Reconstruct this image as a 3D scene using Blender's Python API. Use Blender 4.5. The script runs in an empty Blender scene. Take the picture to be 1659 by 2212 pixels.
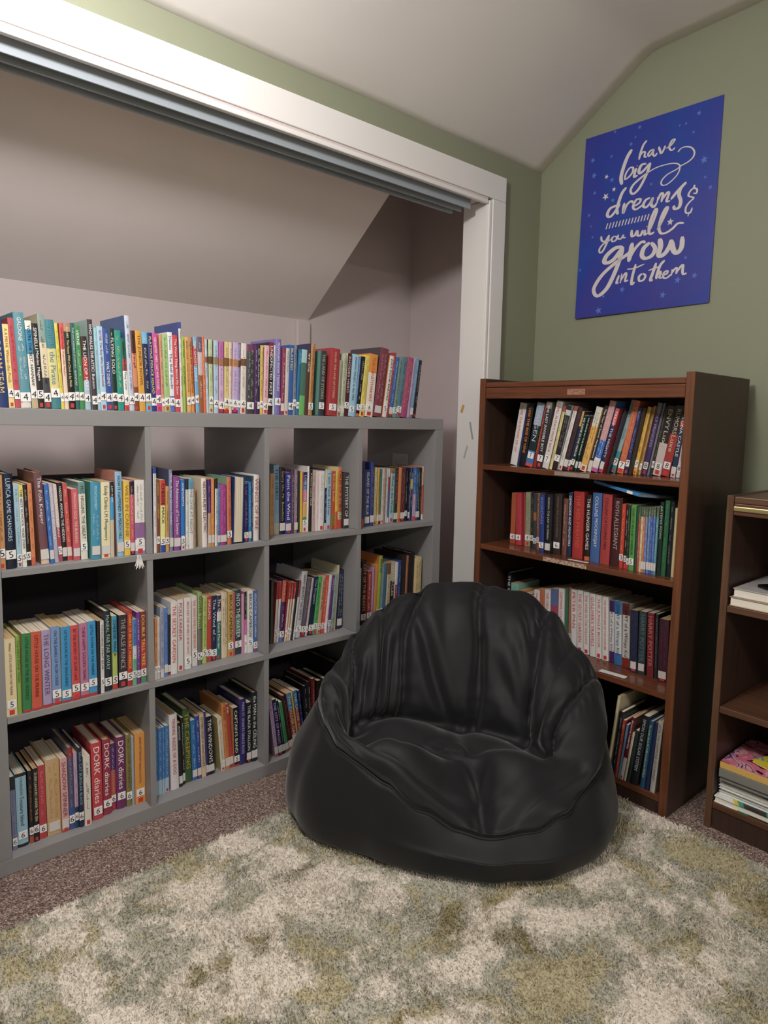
import bpy, bmesh, math, random
from mathutils import Vector, Matrix, Euler, Quaternion
import numpy as np
random.seed(7); rng = np.random.default_rng(11)
scene = bpy.context.scene
COL = scene.collection

# ------------------------------------------------------------------ camera, world, lights, exposure
W_IMG, H_IMG = 1659.0, 2212.0
cam_d = bpy.data.cameras.new('camera'); cam = bpy.data.objects.new('camera', cam_d); COL.objects.link(cam)
CAM = Vector((-0.325, -1.774, 1.112)); YAW, PITCH, ROLL = 0.75437, -0.10521, 0.02475
cy_, sy_, cp_, sp_, cr_, sr_ = math.cos(YAW), math.sin(YAW), math.cos(PITCH), math.sin(PITCH), math.cos(ROLL), math.sin(ROLL)
fw = Vector((sy_*cp_, cy_*cp_, sp_)); rt = Vector((cy_, -sy_, 0)); up = rt.cross(fw)
r2 = rt*cr_ + up*sr_; u2 = -rt*sr_ + up*cr_
m = Matrix((r2, u2, -fw)).transposed().to_4x4(); m.translation = CAM
cam.matrix_world = m
cam_d.sensor_fit = 'VERTICAL'; cam_d.sensor_height = 24.0
cam_d.lens = 1479.6/H_IMG*24.0
cam_d.shift_x = -(900.9-W_IMG/2)/H_IMG; cam_d.shift_y = (1062.0-H_IMG/2)/H_IMG
cam_d.clip_start = 0.02; cam_d.clip_end = 60
scene.camera = cam

world = bpy.data.worlds.new('world'); scene.world = world; world.use_nodes = True
world.node_tree.nodes['Background'].inputs[0].default_value = (0.9, 0.95, 1.0, 1)
world.node_tree.nodes['Background'].inputs[1].default_value = 0.3

def area(name, loc, size, power, col, rot=(0,0,0), shape='DISK', sy=None):
    d = bpy.data.lights.new(name, 'AREA'); d.shape = shape; d.size = size
    if sy: d.size_y = sy
    d.energy = power; d.color = col
    o = bpy.data.objects.new(name, d); COL.objects.link(o); o.location = loc; o.rotation_euler = rot
    return o
def bulb(name, loc, rad, power, col):
    d = bpy.data.lights.new(name, 'POINT'); d.shadow_soft_size = rad; d.energy = power; d.color = col
    o = bpy.data.objects.new(name, d); COL.objects.link(o); o.location = loc; return o
bulb('ceiling_globe_light', (-0.13, -0.84, 2.045), 0.08, 29, (1.0, 0.982, 0.982))
area('ceiling_lamp_light', (-0.3, -3.9, 2.30), 0.6, 26, (1.0, 0.975, 0.97))

area('back_fill_light', (-0.6, -4.95, 1.45), 2.2, 3, (0.98, 0.985, 1.0), rot=(math.radians(90), 0, 0), shape='RECTANGLE', sy=1.3)  # added fill panel, not a window: softens shade from the camera side
scene.view_settings.view_transform = 'Standard'; scene.view_settings.look = 'None'
scene.view_settings.gamma = 1.0; scene.view_settings.use_curve_mapping = False
scene.view_settings.exposure = 0.9

# ------------------------------------------------------------------ helpers
def s2l(c): return c/12.92 if c <= 0.04045 else ((c+0.055)/1.055)**2.4
def hexc(h): return tuple(s2l(int(h[i:i+2], 16)/255) for i in (0, 2, 4)) + (1,)
MATS = {}
def mat(key, color=None, rough=0.5, spec=0.5, metal=0.0, coat=0.0):
    if key in MATS: return MATS[key]
    mm = bpy.data.materials.new(key); mm.use_nodes = True
    b = mm.node_tree.nodes['Principled BSDF']
    if color is not None: b.inputs['Base Color'].default_value = color
    b.inputs['Roughness'].default_value = rough; b.inputs['Specular IOR Level'].default_value = spec
    b.inputs['Metallic'].default_value = metal; b.inputs['Coat Weight'].default_value = coat
    MATS[key] = mm; return mm
def nodes(mm):
    nt = mm.node_tree; return nt, nt.nodes, nt.links, nt.nodes['Principled BSDF']
def ramp(nt, stops):
    r = nt.nodes.new('ShaderNodeValToRGB'); cr = r.color_ramp
    while len(cr.elements) < len(stops): cr.elements.new(0.5)
    for e, (p, c) in zip(cr.elements, stops): e.position = p; e.color = c
    return r
def noise(nt, vec, scale, detail=4, rough=0.55, dist=0.0):
    n = nt.nodes.new('ShaderNodeTexNoise'); n.inputs['Scale'].default_value = scale
    n.inputs['Detail'].default_value = detail; n.inputs['Roughness'].default_value = rough; n.inputs['Distortion'].default_value = dist
    if vec is not None: nt.links.new(vec, n.inputs['Vector'])
    return n
def objco(nt, scale=(1,1,1)):
    t = nt.nodes.new('ShaderNodeTexCoord'); mp = nt.nodes.new('ShaderNodeMapping')
    mp.inputs['Scale'].default_value = scale; nt.links.new(t.outputs['Object'], mp.inputs['Vector']); return mp.outputs['Vector']
def bump(nt, b, height, strength, dist):
    bp = nt.nodes.new('ShaderNodeBump'); bp.inputs['Strength'].default_value = strength; bp.inputs['Distance'].default_value = dist
    nt.links.new(height, bp.inputs['Height']); nt.links.new(bp.outputs['Normal'], b.inputs['Normal'])

def paint(key, h, rough=0.6, var=0.04, bumpd=0.0006, scale=60):
    mm = mat(key, hexc(h), rough, 0.35); nt, N, L, b = nodes(mm)
    v = objco(nt); n = noise(nt, v, 1.7, 3); c = hexc(h)
    r = ramp(nt, [(0.3, tuple(x*(1-var*2) for x in c[:3])+(1,)), (0.7, tuple(min(1, x*(1+var)) for x in c[:3])+(1,))])
    L.new(n.outputs['Fac'], r.inputs['Fac']); L.new(r.outputs['Color'], b.inputs['Base Color'])
    n2 = noise(nt, v, scale, 3); bump(nt, b, n2.outputs['Fac'], 0.5, bumpd)
    return mm
def wood(key, dark, light, axis='z', rough=0.35, scale=1.0, spec=0.5):
    mm = mat(key, hexc(light), rough, spec); nt, N, L, b = nodes(mm)
    sc = {'z': (30, 30, 1.6), 'y': (30, 1.6, 30), 'x': (1.6, 30, 30)}[axis]
    v = objco(nt, tuple(s*scale for s in sc)); n = noise(nt, v, 2.2, 6, 0.65, 0.6)
    r = ramp(nt, [(0.3, hexc(dark)), (0.72, hexc(light))])
    L.new(n.outputs['Fac'], r.inputs['Fac']); L.new(r.outputs['Color'], b.inputs['Base Color'])
    bump(nt, b, n.outputs['Fac'], 0.15, 0.0005)
    return mm

def link(name, me, m=None, parent=None, smooth=False):
    o = bpy.data.objects.new(name, me); COL.objects.link(o)
    if m is not None and not me.materials:
        for x in (m if isinstance(m, (list, tuple)) else [m]): me.materials.append(x)
    if parent is not None: o.parent = parent
    if smooth: me.polygons.foreach_set('use_smooth', [True]*len(me.polygons))
    return o
class MB:
    def __init__(s): s.v = []; s.f = []; s.mi = []
    def add(s, vs, fs, mi=0):
        k = len(s.v); s.v += [tuple(v) for v in vs]; s.f += [tuple(i+k for i in f) for f in fs]; s.mi += [mi]*len(fs); return s
    def box(s, x0, x1, y0, y1, z0, z1, mi=0):
        vs = [(x, y, z) for z in (z0, z1) for y in (y0, y1) for x in (x0, x1)]
        return s.add(vs, [(0,2,3,1), (4,5,7,6), (0,1,5,4), (2,6,7,3), (0,4,6,2), (1,3,7,5)], mi)
    def mesh(s, name):
        me = bpy.data.meshes.new(name); me.from_pydata(s.v, [], s.f); me.update()
        me.polygons.foreach_set('material_index', s.mi); return me
    def build(s, name, m=None, parent=None, bevel=0.0, smooth=False, seg=2):
        o = link(name, s.mesh(name), m, parent, smooth)
        if bevel:
            md = o.modifiers.new('bevel', 'BEVEL'); md.width = bevel; md.segments = seg; md.limit_method = 'ANGLE'; md.angle_limit = math.radians(40)
        return o
def empty(name, loc=(0,0,0), rz=0.0, parent=None):
    o = bpy.data.objects.new(name, None); COL.objects.link(o); o.location = loc; o.rotation_euler = (0, 0, rz); o.empty_display_size = 0.05
    if parent: o.parent = parent
    return o
def tag(o, label, cat, group=None):
    o['label'] = label; o['category'] = cat
    if group: o['group'] = group
    return o
def struct(o): o['kind'] = 'structure'; return o

# ------------------------------------------------------------------ materials of the room
M_GREEN = paint('sage_green_paint', '8a8d77', 0.6, 0.02)
M_MAUVE = paint('mauve_white_paint', 'd6c8c6', 0.6, 0.02)
M_CEIL = paint('ceiling_paint', 'e2dcd6', 0.7, 0.02, 0.0025, 7)
M_TRIM = paint('gloss_white_trim', 'e2dedb', 0.28, 0.012, 0.0004, 40)
M_TRACK = paint('blue_grey_track_paint', 'a2a9af', 0.4, 0.05, 0.0006, 80)
XR = 1.87; YW = -0.09; YB = 0.63; ZC = 2.362; YS = -0.553; ZW = 2.056; XJ = 1.553

# ------------------------------------------------------------------ room shell
def carpet_mat():
    mm = mat('brown_loop_carpet', hexc('6e5a50'), 0.95, 0.1); nt, N, L, b = nodes(mm); v = objco(nt)
    vo = N.new('ShaderNodeTexVoronoi'); vo.inputs['Scale'].default_value = 330; L.new(v, vo.inputs['Vector'])
    r = ramp(nt, [(0.0, hexc('5a473f')), (0.45, hexc('8c746a')), (0.8, hexc('a8948c')), (1.0, hexc('d2c2b6'))])
    sep = N.new('ShaderNodeSeparateColor'); L.new(vo.outputs['Color'], sep.inputs[0]); L.new(sep.outputs[0], r.inputs['Fac'])
    L.new(r.outputs['Color'], b.inputs['Base Color']); 
    iv = N.new('ShaderNodeMath'); iv.operation = 'SUBTRACT'; iv.inputs[0].default_value = 1.0; L.new(vo.outputs['Distance'], iv.inputs[1])
    bump(nt, b, iv.outputs[0], 0.9, 0.004); return mm
struct(MB().box(-2.3, 2.0, -5.2, 0.75, -0.1, 0.0).build('floor', carpet_mat()))
struct(MB().box(XR, XR+0.1, -5.1, 0.75, 0, 2.5).build('wall_right', [M_GREEN]))
# closet side of the right wall is painted like the closet
struct(MB().box(XR-0.004, XR, 0.014, YB, 0, 2.42).build('wall_closet_right', M_MAUVE))
struct(MB().box(-2.3, XR, YB, YB+0.1, 0, 2.5).build('wall_closet_back', M_MAUVE))
struct(MB().box(-2.3, XR, 0.014, YB, 2.42, 2.5).build('ceiling_closet', M_MAUVE))
fb = MB(); XL = -0.02
fb.box(XJ+0.02, XR, YW, 0.0, 0, ZW+0.06); fb.box(-2.3, XL-0.02, YW, 0.0, 0, ZW+0.06); fb.box(XL-0.02, XJ+0.02, YW, 0.0, 1.90, ZW+0.06)
struct(fb.build('wall_front', M_GREEN))
fb = MB(); fb.box(XJ+0.02, XR-0.004, 0.0, 0.014, 0, 2.42); fb.box(-2.3, XL-0.02, 0.0, 0.014, 0, 2.42); fb.box(XL-0.02, XJ+0.02, 0.0, 0.014, 1.90, 2.42)
struct(fb.build('wall_closet_front', M_MAUVE))
M_PALE = paint('pale_wall_paint', 'd4d2c4', 0.6, 0.02)
struct(MB().box(-2.3, -2.2, -5.1, 0.75, 0, 2.5).build('wall_left', M_GREEN))
struct(MB().box(-2.3, 2.0, -5.2, -5.1, 0, 2.5).build('wall_back', M_PALE))
# sloping then flat ceiling, slightly wavy plaster
me = MB(); nx, ny = 46, 40
ys = [YW+0.01 + (YS-YW-0.01)*i/16 for i in range(17)] + [YS - (5.1+YS)*((i/12)**1.0) for i in range(1, 13)]
def zc(y, x):
    z = ZW + (YW-y)*(ZC-ZW)/(YW-YS) if y > YS else ZC
    k = abs(y-YS)
    if k < 0.06: z -= (0.06-k)**2/0.24*1.2
    return z + 0.0025*math.sin(x*7+y*5)*math.sin(x*2.3-y*3)
vs = [(-2.25 + 4.15*i/nx, y, zc(y, -2.25+4.15*i/nx)) for y in ys for i in range(nx+1)]
fs = [(j*(nx+1)+i, j*(nx+1)+i+1, (j+1)*(nx+1)+i+1, (j+1)*(nx+1)+i) for j in range(len(ys)-1) for i in range(nx)]
fs = [f[::-1] for f in fs]
me.add(vs, fs); o = struct(me.build('ceiling', M_CEIL, smooth=True))
md = o.modifiers.new('thick', 'SOLIDIFY'); md.thickness = 0.05; md.offset = 1
# the boxed slope inside the closet (underside of the roof)
XS = 1.297; a = (0.014, 1.985); bq = (YB, 1.503)
vs = [(x, y, z) for x in (-0.08, XS) for (y, z) in (a, bq, (YB, 2.42), (0.014, 2.42))]
struct(MB().add(vs, [(0,1,5,4), (4,5,6,7), (0,3,2,1), (3,0,4,7)]).build('ceiling_slope', paint('slope_paint', 'f2e8e4', 0.65, 0.02, 0.0012, 14)))
struct(MB().box(1.232, XS, YB-0.022, YB, 0, 1.497).build('trim_1', M_MAUVE, bevel=0.006))
struct(MB().box(-0.08, XR-0.004, YB-0.012, YB, 0.0, 0.11).build('baseboard_closet', M_TRIM, bevel=0.003))
struct(MB().box(-0.08, 1.232, YB-0.014, YB, 0.872, 0.905).build('trim_2', M_MAUVE, bevel=0.004))
# closet opening: header and jambs
struct(MB().box(-0.13, -0.08, 0.014, YB, 0, 2.42).build('wall_closet_left', M_MAUVE))
hb = MB(); hb.box(XL, XJ, YW-0.015, 0.02, 1.885, 1.90); struct(hb.build('trim_header_soffit', M_MAUVE, bevel=0.002))
hb = MB()
hb.box(XL-0.09, 1.644, YW-0.02, YW, 1.893, 1.978)        # flat board
hb.box(XL, XJ, YW-0.014, YW, 1.886, 1.8935)               # groove
hb.box(XL, XJ-0.001, YW-0.017, YW-0.001, 1.872, 1.886)           # bead
struct(hb.build('trim_header_casing', M_TRIM, bevel=0.0025))
jb = MB(); jb.box(XJ, XJ+0.02, YW-0.012, 0.014, 0, 1.885); struct(jb.build('trim_jamb_right', M_TRIM, bevel=0.002))
jb = MB(); jb.box(XJ+0.004, XJ+0.018, YW-0.018, YW, 0, 1.886); jb.box(XJ+0.02, 1.644, YW-0.021, YW, 0, 1.8925)
struct(jb.build('trim_casing_right', M_TRIM, bevel=0.003))
jb = MB(); jb.box(XL-0.02, XL, YW-0.012, 0.014, 0, 1.885); jb.box(XL-0.09, XL-0.012, YW-0.02, YW, 0, 1.893)
struct(jb.build('trim_jamb_left', M_TRIM, bevel=0.003))
# sliding door track under the header
t = empty('closet_door_track', (0.5, -0.03, 1.87)); tag(t, 'blue-grey painted sliding door track fixed under the white closet header', 'door track')
def local(o, parent): o.parent = parent; o.matrix_parent_inverse = Matrix.Translation(parent.location).inverted(); return o
local(MB().box(XL+0.01, 1.50, -0.071, -0.066, 1.848, 1.885).box(XL+0.01, 1.50, -0.066, -0.036, 1.876, 1.885).build('front_channel', M_TRACK, bevel=0.0015), t)
local(MB().box(XL+0.01, 1.485, -0.040, -0.035, 1.842, 1.885).box(XL+0.01, 1.485, -0.035, -0.012, 1.878, 1.885).build('middle_channel', M_TRACK, bevel=0.0015), t)
local(MB().box(XL+0.01, 1.47, -0.012, -0.004, 1.838, 1.885).build('rear_lip', M_TRACK, bevel=0.0015), t)
# small scraps of old tape left on the jamb
for (y, z, w, h, rx, hx, lb) in ((-0.012, 1.155, 0.012, 0.030, 0.35, 'c79a5c', 'tiny tan paper scrap stuck on the white jamb beside the shelf-top books'),
                                 (-0.06, 1.075, 0.008, 0.065, -0.25, '9aa0a0', 'narrow grey printed tape strip stuck slanting on the white jamb'),
                                 (-0.035, 0.995, 0.008, 0.050, 0.3, 'b5b3b2', 'faint grey tape remnant low on the white jamb near the brown bookcase')):
    sb = MB().box(-0.0006, 0.0, -w/2, w/2, -h/2, h/2); s_ = sb.build('tape_scrap', mat('scrap_'+hx, hexc(hx), 0.6)); s_.location = (XJ-0.0003, y, z); s_.rotation_euler = (rx, 0, 0)
    tag(s_, lb, 'tape')

# ------------------------------------------------------------------ grey cube bookcase
def grey_mat(key, h):
    mm = mat(key, hexc(h), 0.42, 0.4); nt, N, L, b = nodes(mm); v = objco(nt)
    n = noise(nt, v, 5, 3); r = ramp(nt, [(0.3, tuple(x*0.94 for x in hexc(h)[:3])+(1,)), (0.7, hexc(h))])
    L.new(n.outputs['Fac'], r.inputs['Fac']); L.new(r.outputs['Color'], b.inputs['Base Color']); return mm
M_GREY = grey_mat('grey_laminate', '908e8e')
kx = empty('cube_bookcase', (0, 0, 0)); tag(kx, 'wide grey open-backed cube bookcase full of books inside the closet opening', 'bookcase')
KD = 0.39; KW = 1.466; KH = 1.115
MB().box(0, KW, 0, KD, 1.076, KH).build('top_panel', M_GREY, kx, bevel=0.0012)
MB().box(0, KW, 0, KD, 0, 0.039).build('bottom_panel', M_GREY, kx, bevel=0.0012)
for x0, x1 in ((0, 0.039), (1.427, KW)): MB().box(x0, x1, 0, KD, 0.0395, 1.0755).build('side_panel', M_GREY, kx, bevel=0.0012)
SH = (0.374, 0.725)
for z in SH: MB().box(0.0395, 1.4265, 0.0, KD, z, z+0.016).build('shelf', M_GREY, kx, bevel=0.0008)
for x in (0.374, 0.725, 1.076):
    for z0, z1 in ((0.0395, 0.3735), (0.3905, 0.7245), (0.7415, 1.0755)):
        MB().box(x, x+0.016, 0.001, KD, z0, z1).build('divider', M_GREY, kx, bevel=0.0008)
mb = MB()
for (x, y, z) in ((0.374, 0.06, 0.30), (0.725, 0.33, 0.95), (0.725, 0.09, 0.62)): mb.add([(x-0.0006, y+0.006*math.cos(t*math.pi/5), z+0.006*math.sin(t*math.pi/5)) for t in range(10)], [tuple(range(10))])
mb.build('hole_cap', mat('cap_grey', hexc('9a9a9c'), 0.5), kx)
bb = MB().box(0.03, 1.44, 0.398, 0.410, 0.0005, 0.925).build('added_shade_board', mat('shade_board_dark', hexc('3a3437'), 0.7, 0.2), bevel=0.001)  # added board; its dark colour stands in for shade behind the lower cubbies
tag(bb, 'added dark board standing in for the shade behind the grey cube bookcase', 'board')
# index card on the inside of the right panel
c = MB().box(1.4255, 1.4262, 0.145, 0.232, 0.905, 0.979).build('note_card', mat('card_paper', hexc('b9b6b4'), 0.7))
tag(c, 'small pale ruled card standing behind the books in the top right cubby', 'card')
l = MB()
for i in range(7): l.box(1.4250, 1.4254, 0.152 + (0.05 if i == 0 else 0.0)*0, 0.225 if i else 0.185, 0.966-i*0.009, 0.9668-i*0.009)
l.build('ruled_line', mat('card_ink', hexc('5c5a5c'), 0.7), c)

# ------------------------------------------------------------------ brown bookcases
def case(name, lab, x0, x1, yl, yr, H, shelves, t, M_fr, M_sd, st=0.018, kick=0.055, M_ed=None):
    root = empty(name, (x0, yl, 0)); tag(root, lab, 'bookcase')
    def P(o): return local(o, root)
    P(MB().box(x0+0.004, x1, yl-t, yl, 0, H).build('side_panel', M_sd, bevel=0.002)); P(MB().box(x0, x0+0.0045, yl-t, yl, 0, H).build('front_edge', M_ed, bevel=0.001))
    P(MB().box(x0+0.004, x1, yr, yr+t, 0, H).build('side_panel', M_sd, bevel=0.002)); P(MB().box(x0, x0+0.0045, yr, yr+t, 0, H).build('front_edge', M_ed, bevel=0.001))
    P(MB().box(x1-0.008, x1, yr+t, yl-t, 0, H-0.01).build('back_panel', M_sd))
    for z in shelves: P(MB().box(x0+0.002, x1-0.008, yr+t+0.0005, yl-t-0.0005, z-st, z).build('shelf', M_fr, bevel=0.002))
    P(MB().box(x0+0.006, x0+0.02, yr+t+0.0005, yl-t-0.0005, 0, kick-st-0.001).build('kick_board', M_sd))
    return root, P
M_FR = wood('reddish_wood_front', '52301e', '7e4c32', 'z', 0.33); M_FRY = wood('reddish_wood_shelf', '522f1e', '784730', 'y', 0.22)
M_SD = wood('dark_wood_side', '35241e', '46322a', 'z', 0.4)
A0 = 1.468
c1, P = case('brown_bookcase', 'tall reddish-brown wooden bookcase against the green wall beneath the blue poster', A0, 1.832, -0.171, -0.932, 1.257, (0.962, 0.683, 0.359, 0.055), 0.024, M_FRY, M_SD, M_ed=M_FR)
P(MB().box(A0+0.003, 1.832, -0.907, -0.1955, 1.226, 1.243).build('top_panel', M_FRY, bevel=0.002))
P(MB().box(A0+0.002, A0+0.02, -0.907, -0.1955, 1.188, 1.225).build('fascia', M_FRY, bevel=0.003))
def smudge(key, base, spot):
    mm = mat(key, hexc(base), 0.6, 0.3); nt, N, L, b = nodes(mm); v = objco(nt); n = noise(nt, v, 160, 5, 0.7)
    r = ramp(nt, [(0.42, hexc(base)), (0.56, hexc(spot))]); L.new(n.outputs['Fac'], r.inputs['Fac']); L.new(r.outputs['Color'], b.inputs['Base Color']); return mm
P(MB().box(A0-0.0004, A0+0.001, -0.625, -0.497, 0.947, 0.960).build('shelf_tape', smudge('old_grey_tape', '8b7a72', '9a8a82')))
P(MB().box(A0-0.0004, A0+0.001, -0.630, -0.468, 0.668, 0.6815).build('shelf_tape', smudge('torn_tape', '8a5a40', 'c4b09e')))
P(MB().box(A0+0.0011, A0+0.003, -0.594, -0.530, 1.198, 1.216).build('tape_residue', smudge('residue', '8e5238', 'a08070')))
for (x, y, z, w, l_, rz, lb) in ((1.432-0.0+0.055, -0.588, 0.684, 0.012, 0.07, 0.03, 'white paper label strip lying on the second shelf edge of the brown bookcase'),
                           (1.490, -0.728, 0.3602, 0.022, 0.085, 0.08, 'white paper label strip lying on the third shelf of the brown bookcase')):
    s_ = MB().box(-w/2, w/2, -l_/2, l_/2, 0, 0.0008).build('paper_strip', mat('paper_strip', hexc('d8d2cc'), 0.6)); s_.location = (x, y, z+0.0002); s_.rotation_euler = (0, 0, rz); tag(s_, lb, 'paper')

M_FR2 = wood('worn_brown_front', '4a3022', '72523c', 'z', 0.4); M_FR2Y = wood('worn_brown_shelf', '4a3024', '6e4c38', 'y', 0.35)
B0 = 1.519
c2, P = case('low_bookcase', 'shorter worn dark-brown bookcase at the right edge with a brass strip', B0, 1.838, -1.018, -1.95, 0.932, (0.635, 0.353, 0.078), 0.018, M_FR2Y, M_SD, kick=0.078, M_ed=M_FR2)
P(MB().box(B0, 1.838, -1.9325, -1.0365, 0.912, 0.930).build('top_panel', M_FR2Y, bevel=0.003))
P(MB().box(B0+0.001, B0+0.02, -1.9325, -1.0365, 0.880, 0.9115).build('rail', M_FR2Y, bevel=0.002))
P(MB().box(B0-0.004, B0+0.0005, -1.93, -1.037, 0.8915, 0.9045).build('brass_strip', mat('brass', hexc('d9c290'), 0.3, 0.5, 0.85), bevel=0.003))

# ------------------------------------------------------------------ books
DIG = {}
BF = None
def text_mesh(s, key=None):
    k = (s, key)
    if k in DIG: return DIG[k]
    cu = bpy.data.curves.new('t', 'FONT'); cu.body = s; cu.size = 1.0; cu.resolution_u = 2; cu.align_x = 'LEFT'; cu.align_y = 'BOTTOM'
    o = bpy.data.objects.new('t', cu); COL.objects.link(o)
    dg = bpy.context.evaluated_depsgraph_get(); me = bpy.data.meshes.new_from_object(o.evaluated_get(dg))
    bpy.data.objects.remove(o); bpy.data.curves.remove(cu)
    co = np.empty(len(me.vertices)*3); me.vertices.foreach_get('co', co); co = co.reshape(-1, 3)
    fs = [tuple(p.vertices) for p in me.polygons]; bpy.data.meshes.remove(me)
    mn, mx = co.min(0), co.max(0); DIG[k] = (co, fs, mn, mx); return DIG[k]
def spine_text(s, name, L0, L1, width, y, m, parent, cx, bold=0.62):
    """lettering that reads downwards on a spine between heights L1 (top) and L0"""
    co, fs, mn, mx = text_mesh(s)
    tw, th = mx[0]-mn[0], mx[1]-mn[1]
    sc = min(width*bold/th, (L1-L0)/tw); sx = min(sc*1.55, (L1-L0)/tw)
    sx = max(sx, sc)
    x = (co[:,0]-mn[0])*sx; yy = (co[:,1]-(mn[1]+mx[1])/2)*sc
    pad = 0
    vs = [(cx + b_, y, L1 - pad - a_) for a_, b_ in zip(x, yy)]
    me = bpy.data.meshes.new(name); me.from_pydata(vs, [], fs); me.update()
    return link(name, me, m, parent), (L1 - x.max())
def illegible(seed, w, L0, L1, y, m, parent, cx):
    r_ = random.Random(seed); mb = MB(); z = L1; rows = 2 if w > 0.018 else 1
    for row in range(rows):
        z = L1 - r_.uniform(0, 0.01); ox = (row-(rows-1)/2)*w*0.36; hh = w*(0.30 if rows == 1 else 0.17)
        while z > L0 + 0.006:
            n = r_.randint(3, 8)
            for _ in range(n):
                l_ = hh*r_.uniform(0.35, 0.75)
                if z-l_ < L0: break
                k = r_.random()
                if k < 0.55: mb.add([(cx+ox-hh/2, y, z), (cx+ox+hh/2, y, z), (cx+ox+hh/2, y, z-l_*0.35), (cx+ox-hh/2, y, z-l_*0.35)], [(0,3,2,1)])
                if k > 0.3: mb.add([(cx+ox-hh/2, y, z), (cx+ox-hh/2+hh*0.25, y, z), (cx+ox-hh/2+hh*0.25, y, z-l_), (cx+ox-hh/2, y, z-l_)], [(0,3,2,1)])
                if k < 0.4: mb.add([(cx+ox+hh/2-hh*0.22, y, z), (cx+ox+hh/2, y, z), (cx+ox+hh/2, y, z-l_), (cx+ox+hh/2-hh*0.22, y, z-l_)], [(0,3,2,1)])
                z -= l_ + hh*0.25
            z -= hh*0.6
            if r_.random() < 0.3: z -= 0.012
    if mb.v: mb.build('title', m, parent)
M_PAGE = mat('book_pages', hexc('e6dac4'), 0.8, 0.2); nt_, N_, L_, b_ = nodes(M_PAGE)
v_ = objco(nt_, (900, 3, 3)); n_ = noise(nt_, v_, 1.0, 2); r_m = ramp(nt_, [(0.3, hexc('bda98a')), (0.65, hexc('e9dfcc'))]); L_.new(n_.outputs['Fac'], r_m.inputs['Fac']); L_.new(r_m.outputs['Color'], b_.inputs['Base Color'])
M_PAGEOLD = mat('old_book_pages', hexc('c9a878'), 0.8, 0.2); nt_, N_, L_, b_ = nodes(M_PAGEOLD)
v_ = objco(nt_, (900, 3, 3)); n_ = noise(nt_, v_, 1.0, 2); r_m = ramp(nt_, [(0.3, hexc('a8865a')), (0.65, hexc('d6ba90'))]); L_.new(n_.outputs['Fac'], r_m.inputs['Fac']); L_.new(r_m.outputs['Color'], b_.inputs['Base Color'])
M_STICK = mat('sticker_paper', hexc('ece9e6'), 0.5, 0.3); M_INK = mat('marker_ink', hexc('18161a'), 0.5, 0.3); M_CLOUD = mat('clear_tape', hexc('d5cfcb'), 0.35, 0.5)
def cmat(h):
    c = hexc(h); g = 0.3*c[0]+0.5*c[1]+0.2*c[2]
    return mat('cover_'+h, tuple((x*0.86+g*0.14)*0.88 for x in c[:3])+(1,), 0.36, 0.45, 0.0, 0.10)
TK = {'k': '1c1a1c', 'w': 'f0ece8', 'g': 'd8b878', 'r': 'b83030'}
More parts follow.
